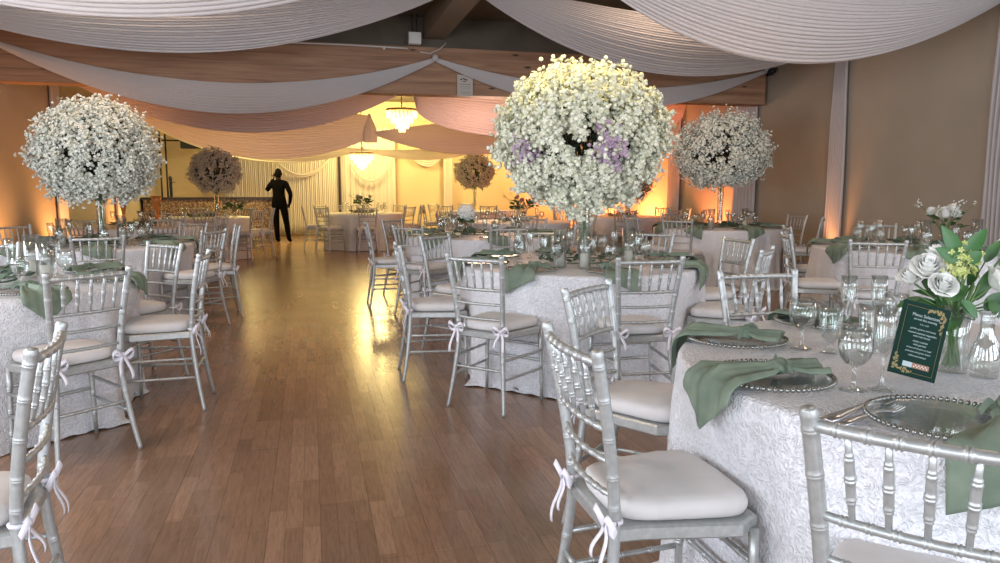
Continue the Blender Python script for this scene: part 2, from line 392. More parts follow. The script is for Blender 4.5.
# ------------------------------------------------------------------ chairs
def knots(p0, p1, n, r, kr=1.22, kw=.006, curve=None):
    """points and radii of a bamboo-turned rod from p0 to p1 with n double rings"""
    p0, p1 = Vector(p0), Vector(p1); L = (p1-p0).length; ts = [(0, 1)]
    for i in range(1, n+1):
        c = i/(n+1); w = kw/L
        for dt, k in ((-2.6,1),(-1.5,1),(-1.1,kr),(-.55,kr),(-.25,1.0),(.25,1.0),(.55,kr),(1.1,kr),(1.5,1),(2.6,1)): ts.append((c+dt*w, k))
    ts.append((1, 1)); pts = []; rad = []
    for t, k in ts:
        p = p0.lerp(p1, t)
        if curve: p = p + curve(t)
        pts.append(p); rad.append(r*k)
    return pts, rad
def make_chair(full=True):
    root = empty('chiavari_chair')
    def add(name, mb, mat, par=None):
        return mb.build(name, mat, par or root)
    XF = .205
    def xb(z): return .152 + .038*((z-.46)/.46)**1.2 if z > .46 else .152 + .046*((.46-z)/.46)**1.3
    def yb(z):   # back post y at height z
        return -.20 - .070*((z-.46)/.46)**1.5 if z > .46 else -.20 - .058*((.46-z)/.46)**1.5
    parts = {}
    seg = 10 if full else 6
    whole = MB()
    def part(name, mb, mat):
        if full: return add(name, mb, mat)
        whole.m = 1 if mat is CUSH else (2 if mat is TIE else 0)
        whole.add(mb.v, mb.f)
    # rear legs continue upward as the back posts
    for sx in (-1, 1):
        mb = MB(); pts = []; rad = []
        zs = sorted([0,.015,.05,.12,.2,.28,.36,.43,.47,.55,.63,.71,.79,.86,.905,.908,.916,.922,.924])
        rings = [.15,.30,.52,.60,.70,.80,.885] if full else []
        allz = [(z, 1.0) for z in zs]
        for q in rings: allz += [(q-.014,1.0),(q-.006,1.0),(q-.004,1.06),(q-.002,1.06),(q,.98),(q+.002,1.06),(q+.004,1.06),(q+.006,1.0),(q+.014,1.0)]
        for z, k in sorted(allz):
            r = (.0105 + .0048*min(1, z/.35))*k
            if z > .90: r = .0155 if z < .91 else (.0168 if z < .92 else .0135)
            pts.append((sx*xb(z), yb(z), z)); rad.append(r)
        mb.tube(pts, rad, seg + 2 if full else 6)
        part('leg', mb, SILVER)
    for sx in (-1, 1):
        mb = MB(); p, r = knots((sx*XF,.172,0), (sx*(XF-.012),.165,.44), 3 if full else 0, .0135, 1.18)
        r = [ri*(.78+.3*i/len(r)) for i, ri in enumerate(r)]
        mb.tube(p, r, seg); part('leg', mb, SILVER)
    # seat
    mb = MB(); XB = .155; out = [(-XB-.008,-.21),(-XB-.012,-.13),(-XF-.008,.12),(-XF+.03,.185),(XF-.03,.185),(XF+.008,.12),(XB+.012,-.13),(XB+.008,-.21)]
    n = len(out); vs = []
    for z, s in ((.428,.97),(.434,1.0),(.462,1.0),(.468,.97)): vs += [(x*s, y*s, z) for x, y in out]
    fs = [tuple(range(n-1,-1,-1)), tuple(range(3*n,4*n))]
    for i in range(3):
        for k in range(n): fs.append((i*n+k, i*n+(k+1)%n, (i+1)*n+(k+1)%n, (i+1)*n+k))
    mb.add(vs, fs, False); part('seat', mb, SILVER)
    # rails of the back, bowed rearward
    nk = 7 if full else 0
    for z, nme, r in ((.893,'top_rail',.0112),(.722,'back_rail',.0088),(.637,'back_rail',.0080),(.548,'back_rail',.0080)):
        mb = MB(); bow = -.022; XB = xb(z)
        if nk: p, rr2 = knots((-XB,yb(z),z),(XB,yb(z),z), nk, r, 1.22, .0045, lambda t: Vector((0,bow*4*t*(1-t),0)))
        else: p = [(-XB+2*XB*t, yb(z)+bow*4*t*(1-t), z) for t in (0,.25,.5,.75,1)]; rr2 = [r]*5
        mb.tube(p, rr2, seg); part(nme, mb, SILVER)
    for i in range(5):
        t = (i+1)/6; x = -xb(.722)*(1-2*t); x2 = -xb(.89)*(1-2*t); bw = -.022*4*t*(1-t)
        mb = MB(); p, r = knots((x,yb(.722)+bw,.725),(x2,yb(.893)+bw,.89), 3 if full else 0, .0078, 1.16, .0045)
        if full:
            r = [ri*(.75+.4*math.sin(PI*k/(len(r)-1))) for k, ri in enumerate(r)]
        mb.tube(p, r, seg); part('spindle', mb, SILVER)
    # stretchers
    for sx in (-1, 1):
        for z in (.20,.31):
            mb = MB(); p, r = knots((sx*xb(z),yb(z),z),(sx*XF,.168,z), 3 if full else 0, .0085, 1.25, .005); mb.tube(p, r, seg-2); part('stretcher', mb, SILVER)
    for y0, z, X in ((yb(.25),.25,xb(.25)),(.168,.25,XF),(.168,.345,XF)):
        mb = MB(); p, r = knots((-X,y0,z),(X,y0,z), 4 if full else 0, .0085, 1.25, .005); mb.tube(p, r, seg-2); part('stretcher', mb, SILVER)
    # cushion
    mb = MB(); nseg = 40 if full else 16; rows = []
    prof = [(.90,.470),(.97,.474),(1.0,.487),(1.005,.50),(.985,.513),(.93,.522),(.80,.528),(.5,.533),(.15,.535)] if full else [(.95,.47),(1.0,.49),(.95,.52),(.5,.53)]
    for s, z in prof:
        row = []
        for k in range(nseg):
            a = 2*PI*k/nseg; ca, sa = math.cos(a), math.sin(a); e = .42
            X = math.copysign(abs(ca)**e, ca); Y = math.copysign(abs(sa)**e, sa)
            y = Y*.185 - .005; w = .148 + .058*(y+.19)/.38
            wob = (.0015*math.sin(k*2.7)+.001*math.sin(k*5.1+1)) if s > .9 else 0
            row.append((X*w*s, y*s, z + (wob if z > .48 else 0)))
        rows.append(row)
    vs = [p for rw in rows for p in rw]; fs = []
    for i in range(len(rows)-1):
        for k in range(nseg): fs.append((i*nseg+k, i*nseg+(k+1)%nseg, (i+1)*nseg+(k+1)%nseg, (i+1)*nseg+k))
    fs.append(tuple(range(nseg-1,-1,-1))); fs.append(tuple(range((len(rows)-1)*nseg, len(rows)*nseg)))
    mb.add(vs, fs); cu = part('cushion', mb, CUSH)
    XB = xb(.485)
    for sx in (-1, 1):
        mb = MB(); c = Vector((sx*(XB+.004), -.222, .485)); rn = 8 if full else 4
        mb.tube([Vector((sx*XB, -.205, .485)) + Vector((.021*math.cos(a), .021*math.sin(a), 0)) for a in [2*PI*i/8 for i in range(9)]], .006, 6 if full else 4, False, 1.0)
        mb.ball(c, (.012,.010,.013), 8 if full else 5, 5 if full else 4)
        for q in ((1 if full else 1), -1):
            lp = [c + Vector((q*(.052*math.sin(PI*i/rn)), -.006-.012*math.sin(2*PI*i/rn), (-.006+.024*math.sin(2*PI*i/rn)*(1 if i else 1) + .012*math.sin(PI*i/rn)))) for i in range(rn+1)]
            mb.ribbon(lp, (0,.4,1), .009)
        for q, L in ((1,.12 if sx > 0 else .09),(-1,.10 if sx > 0 else .15)):
            tl = [c + Vector((q*.030*math.sin(PI*.55*t) , -.008-.02*t+.006*math.sin(6*t), -L*t)) for t in [i/8 for i in range(9)]]
            mb.ribbon(tl, (1,0,.1), [.006+.003*t for t in range(9)] if 0 else .008)
        if full: mb.build('tie', TIE, cu)
        else: part('tie', mb, TIE)
    if not full:
        o = whole.build('chair_frame', [SILVER, CUSH, TIE])
        bpy.data.objects.remove(root); o.name = 'chiavari_chair'; return o
    return root
CH_FULL = Proto(make_chair(True)); CH_FAR = Proto(make_chair(False))
DIRS = ['near side','near right side','right side','far right side','far side','far left side','left side','near left side']
def dirname(cx, cy, x, y, used=None, names=DIRS):
    """which side of the table, as seen from the camera"""
    v = Vector((x-cx, y-cy)); toc = Vector((-cx, -cy)).normalized(); rt = Vector((-toc.y, toc.x))
    a = math.degrees(math.atan2(v.dot(rt), v.dot(toc))); i = round(a/45) % 8
    if used is not None:
        for di in (0,1,-1,2,-2,3,-3,4):
            if (i+di) % 8 not in used: i = (i+di) % 8; break
        used.add(i)
    return names[i]

def top_chair(mx, my, fx, fy, **k):
    """place a chair from the midpoint of its back top and its facing"""
    n = math.hypot(fx, fy); fx /= n; fy /= n
    loc = (mx + fx*.275, my + fy*.275, 0); rz = math.atan2(fy, fx) - PI/2
    return loc, rz

TABLES = {
 'front right table': dict(c=(1.93,1.77), seats=[(180,1.30),(132,1.31),(87,1.24)], full=True),
 'table of the largest blossom ball': dict(c=(1.88,5.03), seats=[(-93,1.30),(-137,1.36),(178,1.32),(133,1.33),(86,1.30),(41,1.31),(2,1.32),(-44,1.30)], full=True),
 'front left table': dict(c=(-1.87,4.74), seats=[(-48,1.30),(-1,1.25),(44,1.22),(106,1.14)], full=True),
 'second table on the left': dict(c=(-2.0,7.8), seats=[(-75,1.32),(-26,1.27),(12,1.30),(56,1.3),(140,1.3)], full=True),
 'hydrangea-vase table': dict(c=(1.88,8.3), seats=[(-137,1.30),(180,1.30),(-90,1.29),(-45,1.3),(0,1.3),(45,1.3),(90,1.3),(135,1.3)], full=True),
 'ball table by the right wall': dict(c=(5.4,9.1), seats=[(-140,1.45),(-40,1.32),(5,1.34),(180,1.3),(135,1.3),(90,1.3),(45,1.3)], full=True),
}
TABLES2 = {
 'rose-vase table at right': dict(c=(5.33,5.6)),
 'table before the bar': dict(c=(-1.95,14.6), seats=[(a,1.28) for a in (-80,-35,10,55,100,-125)]),
 'table right of the person': dict(c=(1.1,16.3), seats=[(a,1.28) for a in (180,-135,-90,-45,0,45,135,90)]),
 'farthest ball table': dict(c=(3.8,17.2), seats=[(a,1.28) for a in (180,-135,-90,-45,135,90)]),
 'table before the orange-lit wall': dict(c=(5.7,13.1), seats=[(a,1.28) for a in (-110,-65,160,-155,-20,70,115,25)]),
 'dark-greenery table at far centre': dict(c=(3.2,11.5), seats=[(a,1.28) for a in (-100,-145,170,125,80,35,-10,-55)]),
 'copper-vase table at left': dict(c=(-2.4,11.3), seats=[(a,1.26) for a in (-60,-15,30,75,-105)]),
}
CG = 'silver bamboo-style chairs around the tables'
for nme, T in list(TABLES.items()) + list(TABLES2.items()):
    cx, cy = T['c']; used = set()
    for a, d in T.get('seats', []):
        ca, sa = math.cos(R_(a)), math.sin(R_(a))
        loc, rz = top_chair(cx+ca*d, cy+sa*d, -ca, -sa)
        pr = CH_FULL if T.get('full') else CH_FAR
        pr.place(loc, rz, 'silver chair on the %s of the %s' % (dirname(cx, cy, cx+ca*d, cy+sa*d, used), nme), 'chair', CG)
# chairs measured one by one
for (mx, my, fx, fy, lab) in (
    (4.02,4.56,.49,.87,'silver chair pulled out on the near side of the rose-vase table at right'),
    (.945,.925,.743,.669,'nearest silver chair, its back cut by the right edge before the front right table'),
    (3.90,5.50,.90,-.42,'silver side-on chair on the left of the rose-vase table at right'),
    (4.62,6.50,.91,-.42,'silver side-on chair on the far left of the rose-vase table at right'),
    (5.92,6.75,-.45,-.9,'silver chair on the far side of the rose-vase table at right'),
    (-.665,2.12,-1,-.12,'nearest silver chair at the left edge, its back in profile'),
    (-1.18,2.66,-.5,-.85,'silver chair of which only a back post shows at the left edge'),
    ):
    loc, rz = top_chair(mx, my, fx, fy); CH_FULL.place(loc, rz, lab, 'chair', CG)

# ------------------------------------------------------------------ table cloths
TR, TZ = .87, .765
def cloth_mesh(seed, R=TR, na=288, seats=()):
    rnd = random.Random(seed); ph = [rnd.uniform(0,6.28) for _ in range(8)]; mb = MB(); rows = []
    prof = [('t', .02),('t',.25),('t',.5),('t',.7),('t',.82),('t',R-.02)] + [('e',k/4) for k in range(1,5)] + [('s',k/22) for k in range(1,23)] + [('h',k/3) for k in range(1,4)]
    def fold(a, t):
        return math.sin(13*a+ph[0]+.5*math.sin(3*a+ph[1]))*.55 + math.sin(23*a+ph[2]+t)*.3 + math.sin(37*a+ph[3]-t*1.3)*.30 + math.sin(53*a+ph[6]+t*2)*.16 + .25*math.sin(5*a+ph[4])
    for kind, q in prof:
        for i in range(na):
            a = 2*PI*i/na
            if kind == 't': r, z = q, TZ
            elif kind == 'e': r = R-.02 + .02*math.sin(q*PI/2); z = TZ - .02*(1-math.cos(q*PI/2))
            elif kind == 's':
                amp = .036*min(1, q*1.6)**1.1; r = R + .055*q + amp*fold(a, q*2) + .005*math.sin(61*a+ph[5])*q; z = TZ - .02 - (TZ-.045)*q
            else:
                amp = .030+.03*q; r = R + .06 + .05*q + amp*fold(a, 2+q) ; z = .025 + .012*(1-q)*math.sin(17*a+ph[6]) - .018*q + .004*math.sin(41*a)
                z = max(z, .004)
            if kind in 'sh':
                for sa_, sd_ in seats:
                    da = abs((a-R_(sa_)+PI) % (2*PI)-PI)
                    if da < .44:
                        lim = (sd_-.275-.205)/math.cos(da); k = min(1, max(0, (.44-da)/.18))*min(1, max(0, (TZ-.05-z)/.2)); r = r+(min(r, lim)-r)*k
            rows.append((r*math.cos(a), r*math.sin(a), z))
    n = len(prof); fs = [tuple(range(na))]
    for j in range(n-1):
        for i in range(na): fs.append((j*na+i, (j+1)*na+i, (j+1)*na+(i+1)%na, j*na+(i+1)%na))
    return mb.add(rows, fs)
cl = {}
for i, (nme, T) in enumerate(list(TABLES.items()) + list(TABLES2.items())):
    o = cloth_mesh(i, na=288 if i < 7 else 144, seats=T.get('seats', ())).build('tablecloth', CLOTH, None, (*T['c'],0))
    md = o.modifiers.new('thickness', 'SOLIDIFY'); md.thickness = .0025
    tag(o, 'floor-length white crinkled cloth over the %s' % nme, 'tablecloth', 'white cloths over the round tables')

# ------------------------------------------------------------------ table ware prototypes
def glass(name, prof, seg=24):
    return Proto(MB().lathe(prof, seg).build(name, GLASS))
GOB = glass('wine_goblet', [(.0,.002),(.036,.002),(.036,.004),(.018,.008),(.006,.016),(.0045,.03),(.005,.06),(.009,.068),(.024,.075),(.037,.092),(.043,.115),(.0425,.14),(.0385,.172),(.0375,.172),(.0415,.14),(.042,.115),(.036,.094),(.023,.078),(.0,.072)])
FLU = glass('champagne_flute', [(.0,.002),(.034,.002),(.034,.004),(.015,.008),(.005,.02),(.004,.05),(.0048,.085),(.009,.095),(.018,.115),(.0255,.15),(.0275,.185),(.027,.225),(.026,.225),(.0265,.185),(.0245,.15),(.017,.117),(.0,.1)])
WAT = glass('water_glass', [(.0,.002),(.033,.002),(.034,.006),(.014,.016),(.008,.022),(.012,.03),(.026,.05),(.033,.08),(.036,.12),(.038,.162),(.037,.162),(.035,.12),(.032,.08),(.024,.053),(.0,.035)])
root = empty('charger_plate')
MB().lathe([(0,.006),(.09,.006),(.105,.008),(.150,.016),(.162,.017),(.162,.013),(.150,.012),(.1,.003),(0,.003)], 48).build('plate', PLATEG, root)
mb = MB()
for k in range(72):
    a = 2*PI*k/72; mb.ball((.166*math.cos(a), .166*math.sin(a), .016), .0068, 6, 5)
mb.build('beaded_rim', BEAD, root); CHG = Proto(root)
def napkin_mesh(seed):
    """knotted square of cloth: inner fan, knot, wide outer end hanging over the table edge (+x is outward)"""
    rnd = random.Random(seed); ph = rnd.uniform(0,6); ln = .125 + rnd.uniform(-.01,.02); sl = rnd.uniform(-.35,.35)
    EDGE = TR - .70 + .012
    def path(s):   # arc length -> x,z,normal-ish
        rr = .03
        if s < EDGE-rr: return s, 0.0
        q = s-(EDGE-rr)
        if q < rr*PI/2: a = q/rr; return EDGE-rr+rr*math.sin(a), -rr*(1-math.cos(a))
        return EDGE+.004, -rr-(q-rr*PI/2)
    shp = seed % 3
    def fn(u, v):
        w = v*2-1; lv = ln*((1-.75*abs(w)) if shp == 0 else (.25+.75*v if shp == 1 else 1-.75*v))
        s = -.15 + u*(.15+EDGE+lv)
        kn = -.03
        if s < kn: hw = .022 + .070*((kn-s)/.12)**.8*(1-.35*max(0,(kn-s-.08)/.04))
        else: hw = .022 + .095*min(1,(s-kn)/.20)**.9
        x, z = path(s); cr = max(0, 1-abs(s-kn)/.05)
        fold = math.sin(w*7+ph)*.010 + math.sin(w*15+ph*2)*.005
        k2 = min(1, abs(s-kn)/.10+.25)
        y = w*hw*1.0 + sl*max(0,s-kn)*.35
        if s < EDGE-.02: return (x, y, .024 + z + fold*k2 + .018*(1-w*w) + .014*cr)
        fade = max(.35, 1-(s-EDGE)*3)
        return (x + .010 + fold*.6*max(.3,1-(s-EDGE)*5) + .010*(1-w*w), y, z + .020*fade + .006*(1-w*w)*fade)
    mb = MB().grid(fn, 44, 24)
    return mb
NAPS = []
for sd in range(3):
    root = empty('napkin'); o = napkin_mesh(sd+3).build('napkin_cloth', NAPK, root)
    md = o.modifiers.new('thickness', 'SOLIDIFY'); md.thickness = .003
    mb = MB()
    def kf(u, v, sd=sd):
        ph = PI*u; th = 2*PI*v; q = 1+.14*math.sin(3*th+4*u+sd)+.08*math.sin(7*u*PI+th)
        return (-.03+.034*math.cos(ph)*q, .034*math.sin(ph)*math.cos(th)*q, .036+.022*math.sin(ph)*math.sin(th)*q)
    mb.grid(kf, 18, 24)
    for sg in (-1,1):
        mb.grid(lambda u, v, sg=sg: (-.03-.012*sg+.05*u*(.4 if sg > 0 else -.9)+.012*(v-.5), sg*(.012+.045*u)+(v-.5)*.03*(1-.5*u), .046+.018*math.sin(PI*u)-.022*u*u+.006*math.sin(6*v+sd)), 8, 8)
    mb.build('knot', NAPK, root)
    NAPS.append(Proto(root))
def fork_proto():
    mb = MB()
    def strip(pts, ws, th=.0016): mb.ribbon(pts, (0,1,0), ws, th)
    strip([(0,0,.006),(.03,0,.006),(.07,0,.008),(.11,0,.010),(.13,0,.008),(.15,0,.006)], [.010,.010,.007,.0045,.004,.010])
    for k in range(4):
        y = -.009+.006*k; strip([(.148,y,.006),(.165,y,.005),(.19,y,.009)], [.0019,.0017,.001])
    return Proto(mb.build('fork', STEEL))
FORK = fork_proto()
mb = MB().ribbon([(0,0,.006),(.09,0,.007),(.10,0,.006),(.15,0,.005),(.21,0,.005)], (0,1,0), [.008,.006,.007,.010,.003], .0014); KNIFE = Proto(mb.build('knife', STEEL))
# pillar candle holders : tall clear cylinder with wax candle
root = empty('candle_holder')
MB().lathe([(0,.004),(.045,.004),(.045,.26),(.042,.26),(.042,.010),(0,.010)], 24).build('glass_cylinder', GLASS, root)
MB().lathe([(0,.011),(.028,.011),(.028,.10),(.024,.104),(0,.104)], 16).build('candle', FLAMEW, root); CAND = Proto(root)
root = empty('bud_vase')
MB().lathe([(0,.003),(.03,.003),(.034,.02),(.036,.05),(.026,.09),(.016,.115),(.0155,.15),(.021,.165),(.019,.165),(.0135,.15),(.014,.115),(.024,.09),(.034,.05),(.031,.02),(0,.008)], 24).build('vase', GLASS, root)
BUD = Proto(root)

def leaf(mb, base, dirv, L, W, droop=.3, roll=0, n=6, face=None):
    d = Vector(dirv).normalized(); a = Vector((0,0,1)) if abs(d.z) < .9 else Vector((1,0,0))
    if face: a = Vector(face)
    s = d.cross(a).normalized(); nn = s.cross(d); s = s*math.cos(roll)+nn*math.sin(roll); nn = s.cross(d); base = Vector(base)
    vs = []; fs = []
    for i in range(n+1):
        t = i/n; w = W*math.sin(PI*min(1, t*.93+.05))**.8*(1-.25*t) if t < 1 else .0005
        c = base + d*(L*t) - nn*(-droop*L*t*t)*-1
        vs += [c - s*w + nn*w*.25, c, c + s*w + nn*w*.25]
    for i in range(n):
        for k in (0,1): fs.append((i*3+k, i*3+k+1, i*3+k+4, i*3+k+3))
    mb.add(vs, fs)
def garland(seed, R0=.22, n=110, size=.05):
    rnd = random.Random(seed); mb = MB()
    for i in range(n):
        a = rnd.uniform(0, 2*PI); r = R0 + rnd.gauss(0,.05); p = (r*math.cos(a), r*math.sin(a), .012+rnd.random()*.035)
        an = a + rnd.uniform(-1.4,1.4); leaf(mb, p, (math.cos(an), math.sin(an), rnd.uniform(-.05,.45)), size*rnd.uniform(.8,1.5), size*.33, -.15, rnd.uniform(-.8,.8), 4)
    mb.tube([(R0*math.cos(a), R0*math.sin(a), .012) for a in [2*PI*i/40 for i in range(41)]], .006, 6, False)
    return mb
GARL = [garland(i).build('greenery_garland', EUC) for i in range(2)]
GARLP = [Proto(o) for o in GARL]

def rose(mb, c, r, up=(0,0,1), seed=0):
    rnd = random.Random(seed); u = Vector(up).normalized(); a = Vector((1,0,0)) if abs(u.x) < .8 else Vector((0,1,0))
    x = u.cross(a).normalized(); y = u.cross(x); c = Vector(c)
    for ring, (n, rr, hh, op) in enumerate(((3,.28,.80,.0),(4,.44,.78,.05),(5,.60,.70,.12),(6,.76,.58,.25),(7,.92,.40,.5))):
        for k in range(n):
            an = 2*PI*(k+.5*ring)/n + rnd.uniform(-.15,.15); sp = 1.25*PI/n
            def fn(p, q, an=an, sp=sp, rr=rr, hh=hh, op=op):
                aa = an + (q-.5)*2*sp*(.6+.6*p)*(1-.25*p*p); rad = r*rr*(.35+.65*p**.7)*(1+op*.25*p*p) ; z = r*(hh*1.3*p - .25*(1-p)) - r*op*.35*p**3 - r*.12*p*(2*q-1)**2
                return c + (x*math.cos(aa)+y*math.sin(aa))*rad + u*z
            mb.grid(fn, 5, 5)
def pom(mb, c, r, n, br, seed):
    rnd = random.Random(seed)
    for i in range(n):
        z = 1-2*(i+.5)/n; t = i*2.39996; q = math.sqrt(1-z*z); d = Vector((q*math.cos(t), q*math.sin(t), z))
        blossom(mb, Vector(c)+d*r*rnd.uniform(.9,1.02), d, br, rnd)
def blossom(mb, p, d, r, rnd, bud=False):
    d = d.normalized(); a = Vector((0,0,1)) if abs(d.z) < .9 else Vector((1,0,0)); x = d.cross(a).normalized(); y = d.cross(x)
    an0 = rnd.uniform(0, 6.28)
    if bud:      # round half-open floret
        vs = [p - d*r*.6]; fs = []
        for k in range(5):
            an = an0 + 2*PI*k/5; e = x*math.cos(an)+y*math.sin(an); vs.append(p + e*r*.72*rnd.uniform(.85,1.15) - d*r*.1)
        for k in range(5):
            an = an0 + 2*PI*(k+.5)/5; e = x*math.cos(an)+y*math.sin(an); vs.append(p + e*r*.5 + d*r*.5)
        vs.append(p + d*r*.45)
        for k in range(5):
            b = (k+1) % 5; fs += [(0,1+b,1+k),(1+k,1+b,6+k),(1+b,6+b,6+k),(11,6+k,6+b)]
        mb.add(vs, fs, True); return
    vs = [p - d*r*.25]; fs = []
    for k in range(5):
        a0 = an0 + 2*PI*k/5
        e0 = x*math.cos(a0-.5)+y*math.sin(a0-.5); e1 = x*math.cos(a0)+y*math.sin(a0); e2 = x*math.cos(a0+.5)+y*math.sin(a0+.5)
        vs += [p+e0*r*.72+d*r*.18, p+e1*r*1.0+d*r*(.1+rnd.uniform(-.1,.25)), p+e2*r*.72+d*r*.18]
        b = 1+3*k; fs += [(0,b,b+1,b+2)]
    mb.add(vs, fs, False)

# ------------------------------------------------------------------ blossom balls
def blossom_ball(rx, rz, ncl, per, br, seed, gaps=3, tendrils=False, view=(-.3,-.95,0)):
    """returns (blossoms, branches, lavender) as builders, centred on the ball centre"""
    rnd = random.Random(seed); B = MB(); T = MB(); L = MB()
    lav = [Vector((.10,-.95,-.15)).normalized(), Vector((.18,-.9,-.32)).normalized(), Vector((-.72,-.6,-.22)).normalized(), Vector((-.05,-.97,-.3)).normalized()]
    vd = Vector(view).normalized(); rt = Vector((-vd.y, vd.x, 0))
    holes = [((vd + rt*a_ + Vector((0,0,b_))).normalized(), .058) for a_, b_ in ((.12,.10),(-.38,-.12),(-.12,-.22),(.02,.0))[:gaps+1]]
    lav = [(vd+rt*a_+Vector((0,0,b_))).normalized() for a_, b_ in ((.34,-.08),(.42,-.36),(-.95,-.30),(.30,-.22))]
    for i in range(ncl):
        z = 1-2*(i+.5)/ncl; t = i*2.39996+rnd.uniform(-.1,.1); q = math.sqrt(max(0,1-z*z)); d = Vector((q*math.cos(t), q*math.sin(t), z))
        if d.z < -.93: continue
        hole = any((d-h).length < hr*1.6 for h, hr in holes)
        if hole: continue
        k = rnd.uniform(.86, 1.02) + (.06 if rnd.random() < .15 else 0)
        if d.z < -.3: k *= .97
        c = Vector((d.x*rx*k, d.y*rx*k, d.z*rz*k)); start = Vector((d.x*rx*.1, d.y*rx*.1, -rz*.55))
        T.tube([start, start.lerp(c,.5)+Vector((0,0,.03)), c], [.0035,.0025,.0015], 4, False)
        isl = tendrils and (min((d-l).length for l in lav) < .14)
        dirn = (c-start).normalized()
        for j in range(per):
            al = rnd.random()**.7; sp = .034*(rx/.62)
            p = c + dirn*((al-.75)*.17*(rx/.62)) + Vector((rnd.gauss(0,sp), rnd.gauss(0,sp), rnd.gauss(0,sp)))
            mbx = L if (isl and rnd.random() < .7) else B
            blossom(mbx, p, (p-start*.3).normalized()+Vector((rnd.gauss(0,.4),rnd.gauss(0,.4),rnd.gauss(0,.4))), br*rnd.uniform(.75,1.2), rnd, rnd.random() < .45)
    if tendrils:
        for (tx, ty, ln) in ((.0,-.35,.26),(.1,-.42,.2),(-.08,-.3,.16),(-.35,-.3,.12),(.38,-.3,.13),(-.16,-.42,.12),(.24,-.38,.1)):
            for j in range(100):
                al = rnd.random(); p = Vector((tx-.10+rnd.gauss(0,.03), ty+.15+rnd.gauss(0,.03), -rz*(.72 if abs(tx) < .2 else .55)-ln*.8*al))
                blossom(B, p, Vector((rnd.gauss(0,.5), -1, rnd.gauss(0,.5))), br*rnd.uniform(.75,1.2), rnd, rnd.random() < .45)
    return B, T, L
def ball_thing(loc, zc, rx, rz, ncl, per, br, seed, label, mat, tendrils=False, off=(0,0), base_z=TZ+.003, vr=.055):
    root = empty('blossom_ball_centerpiece', (loc[0], loc[1], base_z))
    B, T, L = blossom_ball(rx, rz, ncl, per, br, seed, tendrils=tendrils, view=(-loc[0],-loc[1],0))
    c = (off[0], off[1], zc-base_z)
    FO = MB(); rf_ = random.Random(seed+99)
    for _ in range(420):
        dd = Vector((rf_.gauss(0,1),rf_.gauss(0,1),rf_.gauss(0,.9))).normalized(); pp = Vector((dd.x*rx, dd.y*rx, dd.z*rz))*rf_.uniform(.45,.72)
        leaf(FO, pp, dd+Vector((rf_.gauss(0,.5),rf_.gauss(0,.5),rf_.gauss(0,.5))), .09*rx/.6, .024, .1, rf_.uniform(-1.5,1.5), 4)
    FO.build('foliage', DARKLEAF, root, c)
    B.build('blossoms', mat, root, c); T.build('branches', TWIG, root, c)
    if tendrils: L.build('lavender_blossoms', LAV, root, c)
    h = zc-base_z-rz*.55
    MB().lathe([(0,.004),(vr*1.5,.004),(vr*1.5,.012),(vr*.8,.02),(vr*.72,.05),(vr*.75,h*.6),(vr*1.0,h),(vr*.94,h),(vr*.70,h*.6),(vr*.66,.055),(0,.03)], 28).build('tall_vase', GLASS, root)
    st = MB(); rnd = random.Random(seed)
    for k in range(7):
        a = rnd.uniform(0,6.28); rr = vr*.45; st.tube([(rr*math.cos(a),rr*math.sin(a),.10),(rr*.3*math.cos(a+2),rr*.3*math.sin(a+2),h*.6),(off[0]+rr*math.cos(a+3),off[1]+rr*math.sin(a+3),h+rz*.1)], .004, 5)
    st.build('stems', STEMM, root)
    tag(root, label, 'centerpiece', 'tall blossom ball centerpieces'); return root
BALL2 = ball_thing((1.91,5.03), 1.64, .575, .49, 340, 48, .0225, 3, 'largest blossom ball, cream-topped with lavender sprays, on a tall clear vase', BLOSY, True, (-.03,0))
ball_thing((-1.94,7.8), 1.62, .525, .49, 320, 42, .0195, 5, 'white blossom ball on the left table, second largest in the photo', BLOS)
ball_thing((5.42,9.1), 1.78, .60, .50, 280, 38, .0215, 8, 'grey-white blossom ball in front of the right wall', BLOS)
ball_thing((-1.68,14.6), 1.59, 0.45, .42, 170, 26, .022, 9, 'shaded blossom ball before the yellow curtain left of the person', blossom_mat('blossom_shaded', (.50,.46,.38), (.68,.63,.54)))  # far balls: shade is put into the petal colours
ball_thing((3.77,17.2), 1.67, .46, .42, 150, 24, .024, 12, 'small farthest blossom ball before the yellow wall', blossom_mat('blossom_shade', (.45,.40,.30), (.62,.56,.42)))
ball_thing((5.9,13.2), 1.45, .45, .45, 150, 24, .022, 15, 'dim blossom ball partly hidden behind the largest one, before the orange wall', blossom_mat('blossom_dim', (.35,.33,.27), (.52,.49,.42)))

